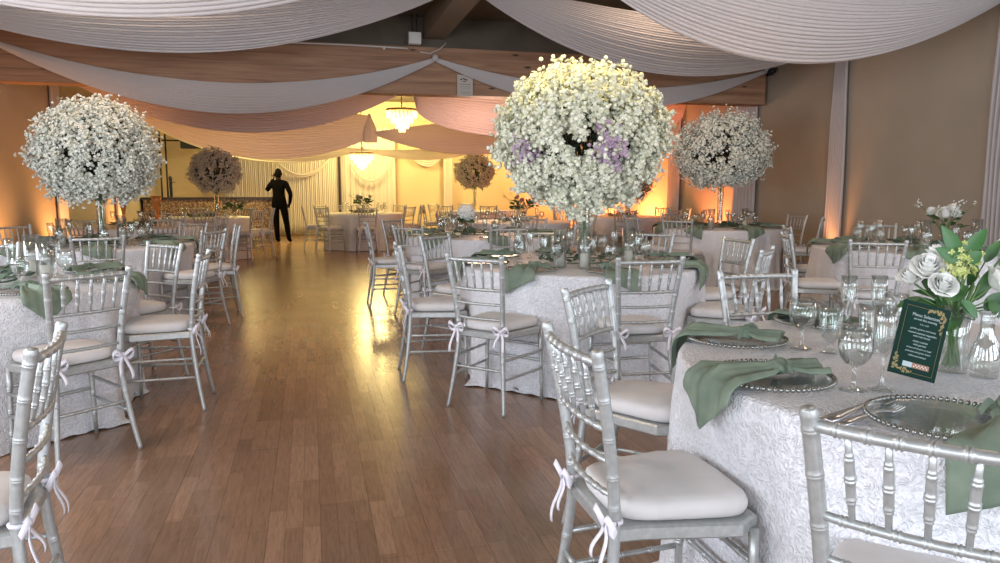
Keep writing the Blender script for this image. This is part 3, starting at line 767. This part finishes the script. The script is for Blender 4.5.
# ------------------------------------------------------------------ settings on the tables
used_set = {}
SD = ['near','near right','right','far right','far','far left','left','near left']
def setting(tn, cx, cy, ang, glasses='gfw', nap=True, chg=True, used=None, seed=0, fork=False):
    a = R_(ang); ca, sa = math.cos(a), math.sin(a); w = dirname(cx, cy, cx+ca, cy+sa, used, SD)
    def loc(r, t, z=TZ+.002): return (cx+ca*r-sa*t, cy+sa*r+ca*t, z)
    if chg: CHG.place(loc(.70,0), a, 'beaded glass charger plate, %s setting of the %s' % (w, tn), 'plate', 'beaded glass charger plates')
    if nap: NAPS[seed % 3].place(loc(.70, .12 if (tn == 'front right table' and ang == 219) else 0), a, 'knotted sage green napkin, %s setting of the %s' % (w, tn), 'napkin', 'sage green napkins')
    if 'g' in glasses: GOB.place(loc(.47,.06), a, 'clear goblet, %s setting of the %s' % (w, tn), 'glass', 'clear goblets')
    if 'f' in glasses: FLU.place(loc(.45,-.05), a, 'clear champagne flute, %s setting of the %s' % (w, tn), 'glass', 'champagne flutes')
    if 'w' in glasses: WAT.place(loc(.38,.01), a, 'clear footed tumbler, %s setting of the %s' % (w, tn), 'glass', 'footed tumblers')
    if fork: FORK.place(loc(.62,.205), a+PI, 'steel fork, %s setting of the %s' % (w, tn), 'fork', 'steel forks')
si = 0
for nme, seats in (('front right table', (180,136,219,90)),
                   ('table of the largest blossom ball', (-93,-137,178,133,86,41,2,-44)),
                   ('front left table', (-48,-3,44,90)),
                   ('second table on the left', (-75,-28,12,56,105,140,-120)),
                   ('hydrangea-vase table', (-137,180,-90,-45,0,45,90,135)),
                   ('ball table by the right wall', (-140,-90,-40,5,50,90,135,180))):
    cx, cy = TABLES[nme]['c']; us = set()
    for a in seats:
        fr = nme == 'front right table'
        setting(nme, cx, cy, a, '' if (fr) else ('gf' if cy < 9 else 'gf'), True, True, us, si); si += 1
us = set()
for a in (185,-130,230-360+360-0 if 0 else -85,140,95,50):
    setting('rose-vase table at right', 5.33, 5.6, a, 'gf', True, True, us, si); si += 1
for nme, seats in (('table right of the person', (-135,-90,-45,180,0)), ('table before the bar', (-80,-35,10,-125)), ('copper-vase table at left', (-60,-105,-15,30)),
                   ('dark-greenery table at far centre', (-100,-145,-55,170))):
    cx, cy = TABLES2[nme]['c']; us = set()
    for a in seats: setting(nme, cx, cy, a, 'gf', False, False, us)
# front right table : glasses placed one by one
FT = 'front right table'
for pr, px_, py_, lab, cat, g in (
    (GOB,801,349,'clear goblet beside the farther napkin, leftmost of the glasses on the front right table','glass','clear goblets'),
    (WAT,829,353,'clear footed tumbler second from the left among the glasses on the front right table','glass','footed tumblers'),
    (GOB,853,391,'largest clear goblet in front, beside the knot of the nearer napkin','glass','clear goblets'),
    (FLU,881,391,'tall clear flute standing left of the green menu card','glass','champagne flutes'),
    (WAT,868,352,'clear footed tumbler behind the large front goblet','glass','footed tumblers'),
    (GOB,893,343,'clear goblet standing behind the tall flute','glass','clear goblets'),
    (FLU,876,338,'clear flute farthest back left of the menu card','glass','champagne flutes'),
    (FLU,846,338,'clear flute at the back between the two left glasses','glass','champagne flutes')):
    p = at(px_, py_, TZ+.002); pr.place(p, 0, lab, cat, g)
p = at(892,402,TZ+.003); q = at(826,424,TZ+.003)
dv = (p-q); L = dv.length
FORK.place(q, math.atan2(dv.y, dv.x), 'steel fork lying between the two nearest charger plates', 'fork', 'steel forks', L/.19)
q2 = q + Vector((.012,-.028,0)); FORK.place(q2, math.atan2(dv.y, dv.x)-.06, 'smaller steel fork lying under the first on the front right table', 'fork', 'steel forks', L/.19*.82)
# candle holders
for i, (x, y) in enumerate(((1.62,4.72),(1.75,4.60),(2.12,4.72))):
    CAND.place((x,y,TZ+.002), 0, ['clear candle cylinder left of the tall vase on the middle table','clear candle cylinder nearest the camera on the middle table','clear candle cylinder right of the tall vase on the middle table'][i], 'candle holder', 'clear candle cylinders')
for i, (x, y) in enumerate(((-1.75,4.6),(-1.45,4.62),(-1.62,4.95))):
    CAND.place((x,y,TZ+.002), 0, ['clear candle cylinder at the left on the front left table','clear candle cylinder at the right on the front left table','clear candle cylinder at the back of the front left table'][i], 'candle holder', 'clear candle cylinders')
for i, (x, y) in enumerate(((-1.72,7.6),(-2.2,7.5))):
    CAND.place((x,y,TZ+.002), 0, ['clear candle cylinder right of the vase of the left blossom ball','clear candle cylinder left of the vase of the left blossom ball'][i], 'candle holder', 'clear candle cylinders')
for i, (x, y) in enumerate(((5.15,8.85),(5.65,8.85))):
    CAND.place((x,y,TZ+.002), 0, ['clear candle cylinder left of the vase by the right wall','clear candle cylinder right of the vase by the right wall'][i], 'candle holder', 'clear candle cylinders')
for i, (x, y) in enumerate(((5.15,5.3),(5.75,5.35))):
    CAND.place((x,y,TZ+.002), 0, ['clear candle cylinder left of the low rose vase','clear candle cylinder right of the low rose vase'][i], 'candle holder', 'clear candle cylinders')
AMB = P('amber_glass', (.55,.20,.05), .15, .2)
root = empty('amber_vase'); MB().lathe([(0,.004),(.05,.004),(.05,.01),(.02,.03),(.022,.2),(.05,.34),(.075,.42),(.071,.42),(.046,.34),(.018,.2),(0,.05)], 24).build('vase', AMB, root); AMBP = Proto(root)
AMBP.place((-2.5,11.2,TZ+.003), 0, 'copper-coloured trumpet vase behind the left blossom ball', 'vase', 'copper-coloured vases')
AMBP.place((-2.1,11.35,TZ+.003), 0, 'copper-coloured trumpet vase just right of the left blossom ball', 'vase', 'copper-coloured vases')
for i, (nme, T) in enumerate(list(TABLES.items()) + list(TABLES2.items())):
    if nme == FT or nme == 'farthest ball table': continue
    cx, cy = T['c']
    GARLP[i%2].place((cx,cy,TZ+.003), i*1.3, 'leafy green garland around the centre of the %s' % nme, 'garland', 'leafy garlands')

# low arrangement helper
def low_flowers(loc, label, seed, n_rose, big=.05, kind='rose', spread=.10, h=.30, leafn=26, twigs=True, vase_r=.045, mat=ROSE):
    rnd = random.Random(seed); root = empty('flower_vase', loc)
    MB().lathe([(0,.004),(vase_r,.004),(vase_r,.16),(vase_r*.93,.16),(vase_r*.93,.010),(0,.010)], 24).build('vase', GLASS, root)
    S = MB(); F = MB(); Lf = MB()
    for i in range(n_rose):
        a = 2*PI*i/n_rose + rnd.uniform(-.3,.3); rr = spread*rnd.uniform(.4,1); c = Vector((rr*math.cos(a), rr*math.sin(a), h*rnd.uniform(.85,1.1)))
        S.tube([(c.x*.2,c.y*.2,.02),(c.x*.3,c.y*.3,.15),tuple(c)], .0035, 5)
        F1 = MB()
        if kind == 'rose': rose(F1, c, big*rnd.uniform(.85,1.15), (c.x*3, c.y*3, .5), seed+i)
        else: pom(F1, c, big, 200, .017, seed+i)
        F1.build('rose' if kind == 'rose' else 'hydrangea_head', mat, root)
    for i in range(leafn):
        a = rnd.uniform(0,6.28); rr = spread*rnd.uniform(.2,.9); leaf(Lf, (rr*math.cos(a), rr*math.sin(a), h*rnd.uniform(.55,.95)), (math.cos(a), math.sin(a), rnd.uniform(-.2,.8)), rnd.uniform(.06,.10), .022, .2, rnd.uniform(-1,1))
    if twigs:
        for i in range(7):
            a = rnd.uniform(0,6.28); e = Vector((math.cos(a)*spread*1.7, math.sin(a)*spread*1.7, h*1.15+rnd.uniform(0,.06))); S.tube([(0,0,.1),tuple(e*.6+Vector((0,0,.05))),tuple(e)], .002, 4)
            for k in range(6): blossom(F, e+Vector((rnd.gauss(0,.02),rnd.gauss(0,.02),rnd.gauss(0,.02))), Vector((rnd.gauss(0,1),rnd.gauss(0,1),.5)), .009, rnd)
    if twigs: F.build('tiny_blossoms', mat, root)
    Lf.build('leaves', LEAF, root); S.build('stems', STEMM, root)
    return tag(root, label, 'flower arrangement', 'low flower arrangements')
low_flowers((5.66,5.6,TZ+.003), 'low arrangement of white roses and twigs on the right table', 31, 5, .065, spread=.13, h=.30)
low_flowers((1.70,8.3,TZ+.003), 'low white hydrangea arrangement with dark leaves on the centre table', 32, 1, .10, 'pom', .03, .27, 90, False)
low_flowers((1.1,16.3,TZ+.003), 'low dark greenery arrangement on the table right of the person', 33, 3, .05, spread=.18, h=.32, leafn=90, mat=blossom_mat('bloom_dull',(.3,.3,.22),(.45,.42,.3)))
low_flowers((3.3,11.4,TZ+.003), 'low dark-leaved arrangement on the table behind the largest blossom ball', 34, 3, .05, spread=.2, h=.34, leafn=110, mat=blossom_mat('bloom_peach',(.5,.25,.15),(.6,.35,.25)))
low_flowers((-1.35,14.4,TZ+.003), 'low dark greenery beside the shaded ball on the far left table', 35, 2, .045, spread=.16, h=.26, leafn=80, mat=blossom_mat('bloom_dull2',(.3,.3,.22),(.45,.42,.3)))

# ------------------------------------------------------------------ bouquet on the front right table
Yv = 1.80
base = at(950, 372, TZ+.003)
def atd(x, y, d):     # point at distance d in front of the camera
    return CAM + ray(x, y)*d
root = empty('bouquet_vase', base)
MB().lathe([(0,.004),(.042,.004),(.045,.01),(.040,.10),(.048,.20),(.045,.20),(.037,.10),(.041,.014),(0,.012)], 28).build('vase', GLASS, root)
F = MB(); G = MB(); Lb = MB(); Ld = MB(); S = MB(); d0 = (base-CAM).dot(FW)
def rel(x, y, dd=0): return atd(x, y, d0+dd) - base
mouth = Vector((0,0,.17)); rnd = random.Random(4)
roses = [(927,270,.048,-.02),(910,280,.038,.05),(942,287,.040,-.07),(996,283,.052,-.03),(1004,255,.045,.06),(1012,300,.05,0),(936,256,.035,.08)]
for i, (x, y, r, dd) in enumerate(roses):
    c = rel(x, y, dd); F1 = MB(); rose(F1, c, r, ((c-mouth).x, (c-mouth).y-.15, .16), 50+i); F1.build('rose', ROSE, root)
    S.tube([(rnd.uniform(-.02,.02),rnd.uniform(-.02,.02),.02), tuple(mouth+Vector((rnd.uniform(-.02,.02),rnd.uniform(-.02,.02),0))), tuple(c*.55+mouth*.45), tuple(c)], .0032, 6)
for i, (x, y, dd) in enumerate(((958,262,-.05),(966,270,-.03),(952,272,-.06),(962,255,0),(970,262,-.02),(955,266,.02))):
    c = rel(x, y, dd)
    for k in range(26): blossom(G, c+Vector((rnd.gauss(0,.014),rnd.gauss(0,.014),rnd.gauss(0,.014))), Vector((rnd.gauss(0,1),-1,rnd.gauss(0,1))), .010, rnd)
    S.tube([(0,0,.03), tuple(mouth), tuple(c)], .0028, 6)
for (x0,y0,x1,y1,W,dd,mt) in ((962,262,944,226,.028,-.05,0),(962,258,988,228,.028,-.02,0),(960,262,938,248,.026,-.08,0),(966,262,982,252,.026,-.07,0),(955,290,936,276,.02,-.08,1),
    (965,300,950,282,.024,-.08,1),(975,300,992,270,.026,-.04,1),(985,310,1003,292,.028,-.06,1),(950,300,968,285,.028,-.09,1),(940,305,903,300,.022,-.03,1),(945,300,915,288,.020,.02,1),(950,262,960,235,.024,.03,0),
    (975,320,960,296,.024,-.09,1),(990,300,1000,318,.02,-.08,1),(935,298,950,312,.02,-.04,1),(920,297,896,306,.018,-.04,1),(968,285,978,262,.024,.02,0),(930,292,918,262,.020,.06,1),(960,318,946,330,.018,-.07,1),(948,258,940,238,.020,.04,1),(972,250,984,238,.020,.05,1),(962,300,978,318,.020,-.10,0),(985,262,1000,240,.022,.03,1),(940,318,926,306,.018,.02,1)):
    a = rel(x0,y0,dd+.02); e = rel(x1,y1,dd); leaf(Ld if mt else Lb, a, e-a, (e-a).length, W*.85, .12, rnd.uniform(-.5,.5), 8, (-.25,-.75,.6))
    S.tube([tuple(mouth), tuple(a*.6+mouth*.4), tuple(a)], .0022, 5)
for k in range(9):
    a = 2*PI*k/9; S.tube([(.022*math.cos(a+2.5),.022*math.sin(a+2.5),.018), (.03*math.cos(a),.03*math.sin(a),.19), (.06*math.cos(a),.05*math.sin(a),.26)], .003, 6)
G.build('yellow_green_flowers', YG, root); Lb.build('bright_leaves', LEAFB, root); Ld.build('dark_leaves', LEAF, root); S.build('stems', STEMM, root)
tag(root, 'bouquet of white roses and green leaves in a clear vase behind the menu card', 'flower arrangement')
p = at(983, 378, TZ+.003); BUD.place(p, 0, 'small clear bulb vase right of the menu card', 'vase', None, 1.15)
p = at(935, 352, TZ+.003); o = BUD.place(p, 0, 'small clear bulb vase behind the menu card', 'vase', None, 1.0)

# menu card, leaning back against the vase, rotated a little clockwise
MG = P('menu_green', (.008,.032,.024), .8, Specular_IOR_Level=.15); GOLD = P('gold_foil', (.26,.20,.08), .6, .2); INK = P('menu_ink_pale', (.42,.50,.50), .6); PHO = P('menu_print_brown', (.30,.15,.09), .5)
w, hh = .132, .205
root = empty('menu_card'); tag(root, 'dark green menu card with gold leaf corners leaning before the bouquet', 'menu card')
MB().box((0,-.0015,0),(w,.0015,hh)).build('card', MG, root)
mb = MB()
def line(x0, z0, x1, z1, t=.0006):
    mb.tube([(x0,-.0022,z0),(x1,-.0022,z1)], t, 4)
line(.012,.045,.012,hh-.012); line(.012,hh-.012,w-.055,hh-.012); line(w-.012,.012,w-.012,hh-.06); line(.055,.012,w-.012,.012)
rnd = random.Random(2)
for (sx, sz, ddx, ddz) in ((w-.062,hh-.016,.045,0),(w-.016,hh-.020,0,-.045),(.014,.055,0,-.035),(.016,.016,.042,0)):
    for k in range(22):
        t = k/21; c = Vector((sx+ddx*t, -.0022, sz+ddz*t)); a = rnd.uniform(0,6.28)
        dx, dz = math.cos(a)*rnd.uniform(.006,.012), math.sin(a)*rnd.uniform(.006,.012)
        x1 = min(max(c.x+dx,.004), w-.004); z1 = min(max(c.z+dz,.004), hh-.004)
        nx, nz = -dz*.28, dx*.28
        mb.add([(c.x,-.0022,c.z),((c.x+x1)/2+nx,-.0024,(c.z+z1)/2+nz),(x1,-.0022,z1),((c.x+x1)/2-nx,-.0024,(c.z+z1)/2-nz)], [(0,1,2,3)])
mb.build('gold_foliage', GOLD, root)
def text(body, x, z, size, mat, parent, name='lettering', rx=PI/2, y=-.0022, align='CENTER', ext=.0002):
    cu = bpy.data.curves.new(name, 'FONT'); cu.body = body; cu.size = size; cu.align_x = align; cu.extrude = ext
    cu.materials.append(mat); o = bpy.data.objects.new(name, cu); col.objects.link(o); o.parent = parent; o.location = (x, y, z); o.rotation_euler = (rx,0,0); return o
zt = hh-.038
rows = [('Menu Selection',.0125,zt),('served this evening',.0085,zt-.010),('S A L A D',.006,zt-.022),('garden greens and herbs',.0072,zt-.036),('roasted seasonal vegetables',.0072,zt-.047),('with fresh bread',.0072,zt-.056),
        ('main course',.0085,zt-.070),('with garnish',.0075,zt-.079),('choice of chicken or beef',.0068,zt-.089),('potatoes and green beans',.0068,zt-.099),('coffee and dessert',.0068,zt-.110)]
LB = MB(); dg = None
tmp = [(text(t_, w*.52, z_, s_, INK, None)) for t_, s_, z_ in rows]
bpy.context.view_layer.update(); dg = bpy.context.evaluated_depsgraph_get()
for o in tmp:
    me = bpy.data.meshes.new_from_object(o.evaluated_get(dg)); mw = o.matrix_world
    LB.add([mw @ v.co for v in me.vertices], [tuple(p.vertices) for p in me.polygons], False)
    bpy.data.meshes.remove(me); cu = o.data; bpy.data.objects.remove(o); bpy.data.curves.remove(cu)
LB.build('lettering', INK, root)
MB().box((.034,-.0024,.026),(.060,-.0016,.040)).build('printed_block', INK, root)
mb = MB().box((.060,-.0023,.026),(.108,-.0016,.040))
mb.build('printed_strip', PHO, root)
mb = MB()
for k in range(9): mb.ball((.066+.0045*k, -.0024, .031+.004*(k%2)), (.0018,.0006,.0018), 6, 4)
mb.build('printed_dots', FLAMEW, root)
BR = at(934, 383.5, TZ+.004); ang = R_(15)
Rr = Vector((RT.x, RT.y, 0)).normalized(); lean = R_(10); back = Vector((FW.x, FW.y, 0)).normalized()
upv = Vector((0,0,1))*math.cos(lean) + back*math.sin(lean)
xa = Rr*math.cos(ang) - upv*math.sin(ang); za = Rr*math.sin(ang) + upv*math.cos(ang); ya = za.cross(xa)
M = Matrix((xa, ya, za)).transposed().to_4x4(); M.translation = BR - xa*w
root.matrix_world = M

# ------------------------------------------------------------------ bar, person, equipment
root = empty('bar_counter', (-2.28,19.15,0)); tag(root, 'bar counter with dark top and glittering sequin front behind the person', 'bar')
MB().box((-1.5,-.28,0),(1.5,.28,1.03)).build('counter_front', SEQ, root); MB().box((-1.54,-.33,1.03),(1.54,.33,1.08)).build('counter_top', BARTOP, root)
o = MB().box((-.03,-.03,0),(.03,.03,.42)).ball((0,0,.45),(.045,.045,.05),10,8).tube([(0,0,.3),(.06,0,.36),(.1,0,.34)],.01,6).build('beer_tap', BLACKP, None, (-3.2,19.1,1.085)); tag(o, 'dark tap standing on the left end of the bar counter', 'tap')

SUIT = P('black_cloth', (.003,.003,.004), .95, Specular_IOR_Level=.05); SKIN = P('skin', (.018,.012,.010), .8, Specular_IOR_Level=.1); HAIR = P('black_hair', (.004,.003,.003), .9, Specular_IOR_Level=.1)  # skin near black: the figure's shade is put into its colour
def skin_fig(name, joints, edges, mat, parent, sub=2):
    me = bpy.data.meshes.new(name); me.from_pydata([j[0] for j in joints], edges, []); o = bpy.data.objects.new(name, me); col.objects.link(o); o.parent = parent
    md = o.modifiers.new('skin', 'SKIN'); sv = me.skin_vertices[0].data if me.skin_vertices else None
    if sv is None:
        bpy.context.view_layer.objects.active = o; sv = me.skin_vertices[0].data
    for i, j in enumerate(joints):
        r = j[1]; sv[i].radius = r if hasattr(r,'__len__') else (r, r)
    sv[0].use_root = True
    md.use_smooth_shade = True; s = o.modifiers.new('sub', 'SUBSURF'); s.levels = sub; s.render_levels = sub
    me.materials.append(mat); return o
root = empty('person', (-.72,18.45,0), -yaw)
tag(root, 'person in black seen from behind, one hand raised, the other at the hip', 'person')
# local frame : +y away from the camera, x to the right
J = [((0,0,.96),(.14,.11)), ((0,0,1.12),(.145,.11)), ((0,0,1.30),(.175,.115)), ((0,0,1.42),(.15,.10)), ((0,.0,1.50),(.062,.06)),
     ((-.17,0,1.41),(.075,.075)), ((-.29,.03,1.24),(.058,.058)), ((-.24,.16,1.40),(.044,.044)), ((-.17,.18,1.52),(.034,.034)),
     ((.17,0,1.41),(.075,.075)), ((.29,-.04,1.16),(.056,.056)), ((.24,.08,.98),(.042,.042)), ((.20,.14,.92),(.034,.034)),
     ((-.095,0,.88),(.105,.105)), ((-.085,.01,.48),(.07,.075)), ((-.06,-.02,.09),(.048,.055)), ((-.06,.10,.035),(.045,.032)),
     ((.10,0,.88),(.105,.105)), ((.15,.02,.48),(.07,.075)), ((.21,-.02,.09),(.048,.055)), ((.22,.10,.035),(.045,.032))]
E_ = [(0,1),(1,2),(2,3),(3,4),(3,5),(5,6),(6,7),(7,8),(3,9),(9,10),(10,11),(11,12),(0,13),(13,14),(14,15),(15,16),(0,17),(17,18),(18,19),(19,20)]
skin_fig('body', J, E_, SUIT, root)
mb = MB()
def headfn(u, v):
    ph = -PI/2 + PI*u; th = 2*PI*v; y = math.sin(ph); rr = math.cos(ph)
    x = .074*rr*math.cos(th); yy = .090*rr*math.sin(th); z = .118*y
    if math.sin(th) > .7 and -.3 < y < .15: yy += .016*(1-abs(y+.05)/.25)*max(0, (math.sin(th)-.9)*10)
    return (x, yy+.01, 1.635+z)
mb.grid(headfn, 16, 24)
for sx in (-1,1): mb.ball((sx*.08,.01,1.63), (.012,.02,.032), 8, 6)
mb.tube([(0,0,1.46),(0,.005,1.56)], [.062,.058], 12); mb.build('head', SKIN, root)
mb = MB().grid(lambda u, v: (.080*math.sin(PI*.72*u)*math.cos(2*PI*v), .098*math.sin(PI*.72*u)*math.sin(2*PI*v)-.004+.01, 1.640+.125*math.cos(PI*.72*u)+(.09*max(0,math.sin(2*PI*v))*u*u)), 14, 24)
mb.build('hair', HAIR, root)
for (c, sgn, dirn) in (((-.155,.18,1.56),-1,Vector((.25,-.1,1))), ((.185,.17,.89),1,Vector((-.4,.4,-.5)))):
    mb = MB(); c = Vector(c); d = dirn.normalized(); s = d.cross(Vector((0,1,0))).normalized()
    mb.tube([c-d*.06, c-d*.02, c+d*.03], [.026,.036,.034], 10, True, .5)
    for k, L in enumerate((.060,.072,.068,.052)):
        b = c + d*.028 + s*((k-1.5)*.018); mb.tube([b, b+d*L*.5+Vector((0,.008,0)), b+d*L+Vector((0,-.01,0))], [.009,.0085,.006], 6)
    b = c - s*sgn*.03 ; mb.tube([b, b - s*sgn*.025 + d*.025, b - s*sgn*.03 + d*.05], [.011,.010,.007], 6)
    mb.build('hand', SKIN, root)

# speaker on the far left wall with its bar, and the vertical pipes
root = empty('hanging_speaker', (-3.0,20.6,0)); tag(root, 'small black wedge speaker hung high before the far left corner', 'speaker')
mb = MB(); mb.add([(-.15,-.15,2.30),(.30,-.15,2.30),(.30,.15,2.30),(-.15,.15,2.30),(-.15,-.15,2.72),(.30,-.15,2.52),(.30,.15,2.52),(-.15,.15,2.72)], [(0,3,2,1),(4,5,6,7),(0,1,5,4),(1,2,6,5),(2,3,7,6),(3,0,4,7)], False); mb.build('cabinet', BLACKP, root)
MB().tube([(-.6,0,2.5),(-.15,0,2.5)], .02, 8).build('bracket_arm', BLACKP, root)
for i, (x, z0, z1) in enumerate(((-3.72,.0,3.0),(-3.58,.0,3.0))):
    o = MB().tube([(x,20.9,z0),(x,20.9,z1)], .022, 8).build('vertical_pipe', BLACKP); tag(o, ['left one of the two thin dark vertical pipes in the far left corner','right one of the two thin dark vertical pipes in the far left corner'][i], 'pipe')
o = MB().tube([(-3.85,20.4,2.88),(-2.0,20.4,2.88)], .02, 8).build('horizontal_pipe', BLACKP); tag(o, 'thin dark horizontal pipe high in the far left corner', 'pipe')
# chandeliers
CRY = P('crystal', (.95,.8,.45), .1); 
mC, ntC, bC = nm('lit_crystal'); setp(bC, Base_Color=(1,.85,.5,1), Roughness=.2); bC.inputs['Emission Color'].default_value = (1,.74,.30,1); bC.inputs['Emission Strength'].default_value = 2.2
def chandelier(loc, s, label):
    root = empty('chandelier', loc); tag(root, label, 'chandelier', 'lit crystal chandeliers')
    mb = MB(); mb.tube([(0,0,.15*s),(0,0,3.70-loc[2])], .012, 6); mb.lathe([(.02,.1*s),(.3*s,.1*s),(.3*s,.13*s),(.02,.13*s)], 24); mb.build('frame', P('brass_frame'+str(s), (.5,.35,.12), .3, .8), root)
    mb = MB()
    for r, z, n in ((.28,.02,22),(.20,-.08,18),(.12,-.17,12),(.05,-.24,6)):
        for k in range(n):
            a = 2*PI*k/n; mb.ball((r*s*math.cos(a), r*s*math.sin(a), z*s), (.022*s,.022*s,.075*s), 6, 5)
    mb.build('crystals', mC, root); return root
c1 = atY(402,116,14.5); c2 = atY(362,160,18.0)
chandelier((1.75,14.5,c1.z), 1.0, 'upper lit crystal chandelier glowing between the blush swags')
chandelier((c2.x,18.0,c2.z+.05), .95, 'lower lit crystal chandelier farther back, left of the other')

# things on the beam
b0 = atY(414,50,10.75)
root = empty('wall_box', (b0.x,10.68,3.30)); tag(root, 'small white junction box on the top of the wooden beam', 'box')
MB().box((-.085,-.06,0),(.085,.06,.155)).build('box_body', WHITEP, root); MB().tube([(-.03,0,.15),(-.035,.02,.42)],.008,6).tube([(.03,0,.15),(.04,.02,.42)],.008,6).build('cable', BLACKP, root)
pts = [atY(x, y, 10.72) for x, y in ((235,41),(290,42.5),(340,44.5),(385,47),(408,48.5))]
o = MB().tube(pts, .011, 6).ball(atY(384,48.5,10.70), .02, 6, 5).build('cable_conduit', WHITEP); tag(o, 'thin pale conduit running along the top of the beam to the white box', 'cable')
pts = [atY(x, y, 10.72) for x, y in ((420,52),(430,53.5),(440,49),(446,43))]
o = MB().tube(pts, .007, 5).build('loose_cable', WHITEP); tag(o, 'loose thin cable curving right of the white box on the beam', 'cable')
root = empty('notice_sign', (2.22,10.775,2.62)); tag(root, 'small pale notice with a dark emblem fixed to the wooden beam', 'sign')
MB().box((-.115,-.01,0),(.115,.01,.30)).build('sign_board', P('sign_pale', (.50,.46,.40), .5), root)
DK = P('sign_ink', (.05,.05,.05), .6); mb = MB()
mb.ball((-.055,-.011,.235), (.014,.002,.014), 8, 5)
mb.obox((.0,-.0115,.238), Vector((.034,0,-.012)), Vector((0,.001,0)), Vector((.003,0,.008))); mb.obox((-.01,-.0115,.208), Vector((.024,0,-.004)), Vector((0,.001,0)), Vector((0,0,.006)))
mb.obox((0,-.0115,.17), Vector((.085,0,0)), Vector((0,.001,0)), Vector((0,0,.003)))
for z in (.135,.115,.06,.04): mb.obox((0.01,-.0115,z), Vector((.07,0,0)), Vector((0,.001,0)), Vector((0,0,.0014)))
mb.build('sign_marks', DK, root)
p = Vector((7.17,10.66,3.13)); root = empty('clamp_light', p); tag(root, 'small black clamp light at the right end of the beam', 'lamp')
MB().tube([(-.02,0,0),(-.02,-.10,.01)], [.05,.04], 12).build('lamp_head', BLACKP, root); MB().box((-.03,0,-.05),(.03,.08,.03)).tube([(0,0,.02),(.05,-.08,.05)],.015,6).build('clamp', BLACKP, root)

# ------------------------------------------------------------------ lights
def area(name, loc, rot, sx, sy, power, c, spread=None):
    l = bpy.data.lights.new(name, 'AREA'); l.shape = 'RECTANGLE'; l.size = sx; l.size_y = sy; l.energy = power; l.color = c
    if spread: l.spread = spread
    o = bpy.data.objects.new(name, l); col.objects.link(o); o.location = loc; o.rotation_euler = rot; return o
def point(name, loc, power, c, r=.1):
    l = bpy.data.lights.new(name, 'POINT'); l.energy = power; l.color = c; l.shadow_soft_size = r
    o = bpy.data.objects.new(name, l); col.objects.link(o); o.location = loc; return o
def spot(name, loc, tgt, power, c, ang=60, blend=.6, r=.06):
    l = bpy.data.lights.new(name, 'SPOT'); l.energy = power; l.color = c; l.spot_size = R_(ang); l.spot_blend = blend; l.shadow_soft_size = r
    o = bpy.data.objects.new(name, l); col.objects.link(o); o.location = loc
    d = Vector(tgt)-Vector(loc); o.rotation_euler = d.to_track_quat('-Z','Y').to_euler(); return o
COOL = (.83,.89,1.0)  # cool fill lamps added at the unseen windows
for i, (a, c) in enumerate(wins): area('added_fill_%d' % i, ((a+c)/2, YN+.03, 1.7), (PI/2,0,0), 1.9, 1.9, 125, COOL)
for i, (a, c) in enumerate(swl): area('added_fill_left_%d' % i, (XL+.03, (a+c)/2, 1.75), (0,-PI/2,0), 1.8, 1.9, 95, COOL)
for i, (a, c) in enumerate(swr): area('added_fill_right_%d' % i, (XR-.03, (a+c)/2, 1.75), (0,PI/2,0), 1.8, 1.9, 42, COOL)
# unseen warm overhead fill added to tint the near cushion tops
for i, (x, y) in enumerate(((-1.6,3.0),(3.9,3.0),(-1.6,7.4),(3.9,7.4))):
    area('overhead_fill_%d' % i, (x, y, 3.66), (0,0,0), .6, .6, 32, (1,.72,.52))
spot('ball_spot', (1.25,4.35,3.55), (1.9,5.1,2.0), 300, (1,.76,.27), 44, .9, .1)
YEL = (1,.75,.29)
for i, (x, y, z, p) in enumerate(((-1.5,17.6,2.6,225),(1.6,19.6,2.9,320),(4.6,19.4,2.6,230),(1.75,14.5,2.75,25))): point('hall_glow_%d' % i, (x, y, z), p, YEL, .45)
point('warm_fill', (3.0,12.4,2.1), 70, (1,.60,.42), .4)  # unseen bulb added to warm the far tables and swags
ORG = (1,.26,.075)
for i, (x, y, tx, ty, p) in enumerate(((6.5,13.1,7.25,13.4,800),(6.5,14.9,7.25,15.2,800),(6.2,17.2,7.25,17.5,800),(6.1,19.8,7.25,20.4,520))): spot('uplight_r%d' % i, (x, y, .12), (tx, ty, 1.9), p, ORG, 125, .8)
spot('uplight_c', (7.05,8.95,.12), (7.22,9.0,2.0), 120, (1,.38,.12), 50, .9)
spot('uplight_e', (6.75,12.0,.12), (7.25,12.6,2.2), 330, ORG, 80, .6)
for i, y in enumerate((12.6,16.4,10.4)): spot('uplight_l%d' % i, (-3.35,y,.12), (-3.85,y+.2,2.0), (170,140,150)[i], (1,.42,.13), 110, .9)
w = bpy.data.worlds.new('world'); sc.world = w; w.use_nodes = True; w.node_tree.nodes['Background'].inputs[0].default_value = (.6,.7,.9,1); w.node_tree.nodes['Background'].inputs[1].default_value = .6

# prototypes that were never placed would be strays
for pr in [CH_FULL, CH_FAR, GOB, FLU, WAT, CHG, FORK, KNIFE, CAND, BUD, AMBP] + NAPS + GARLP:
    if not pr.used:
        def rm(t):
            for c in t[1]: rm(c)
            bpy.data.objects.remove(t[0])
        rm(pr.tree)
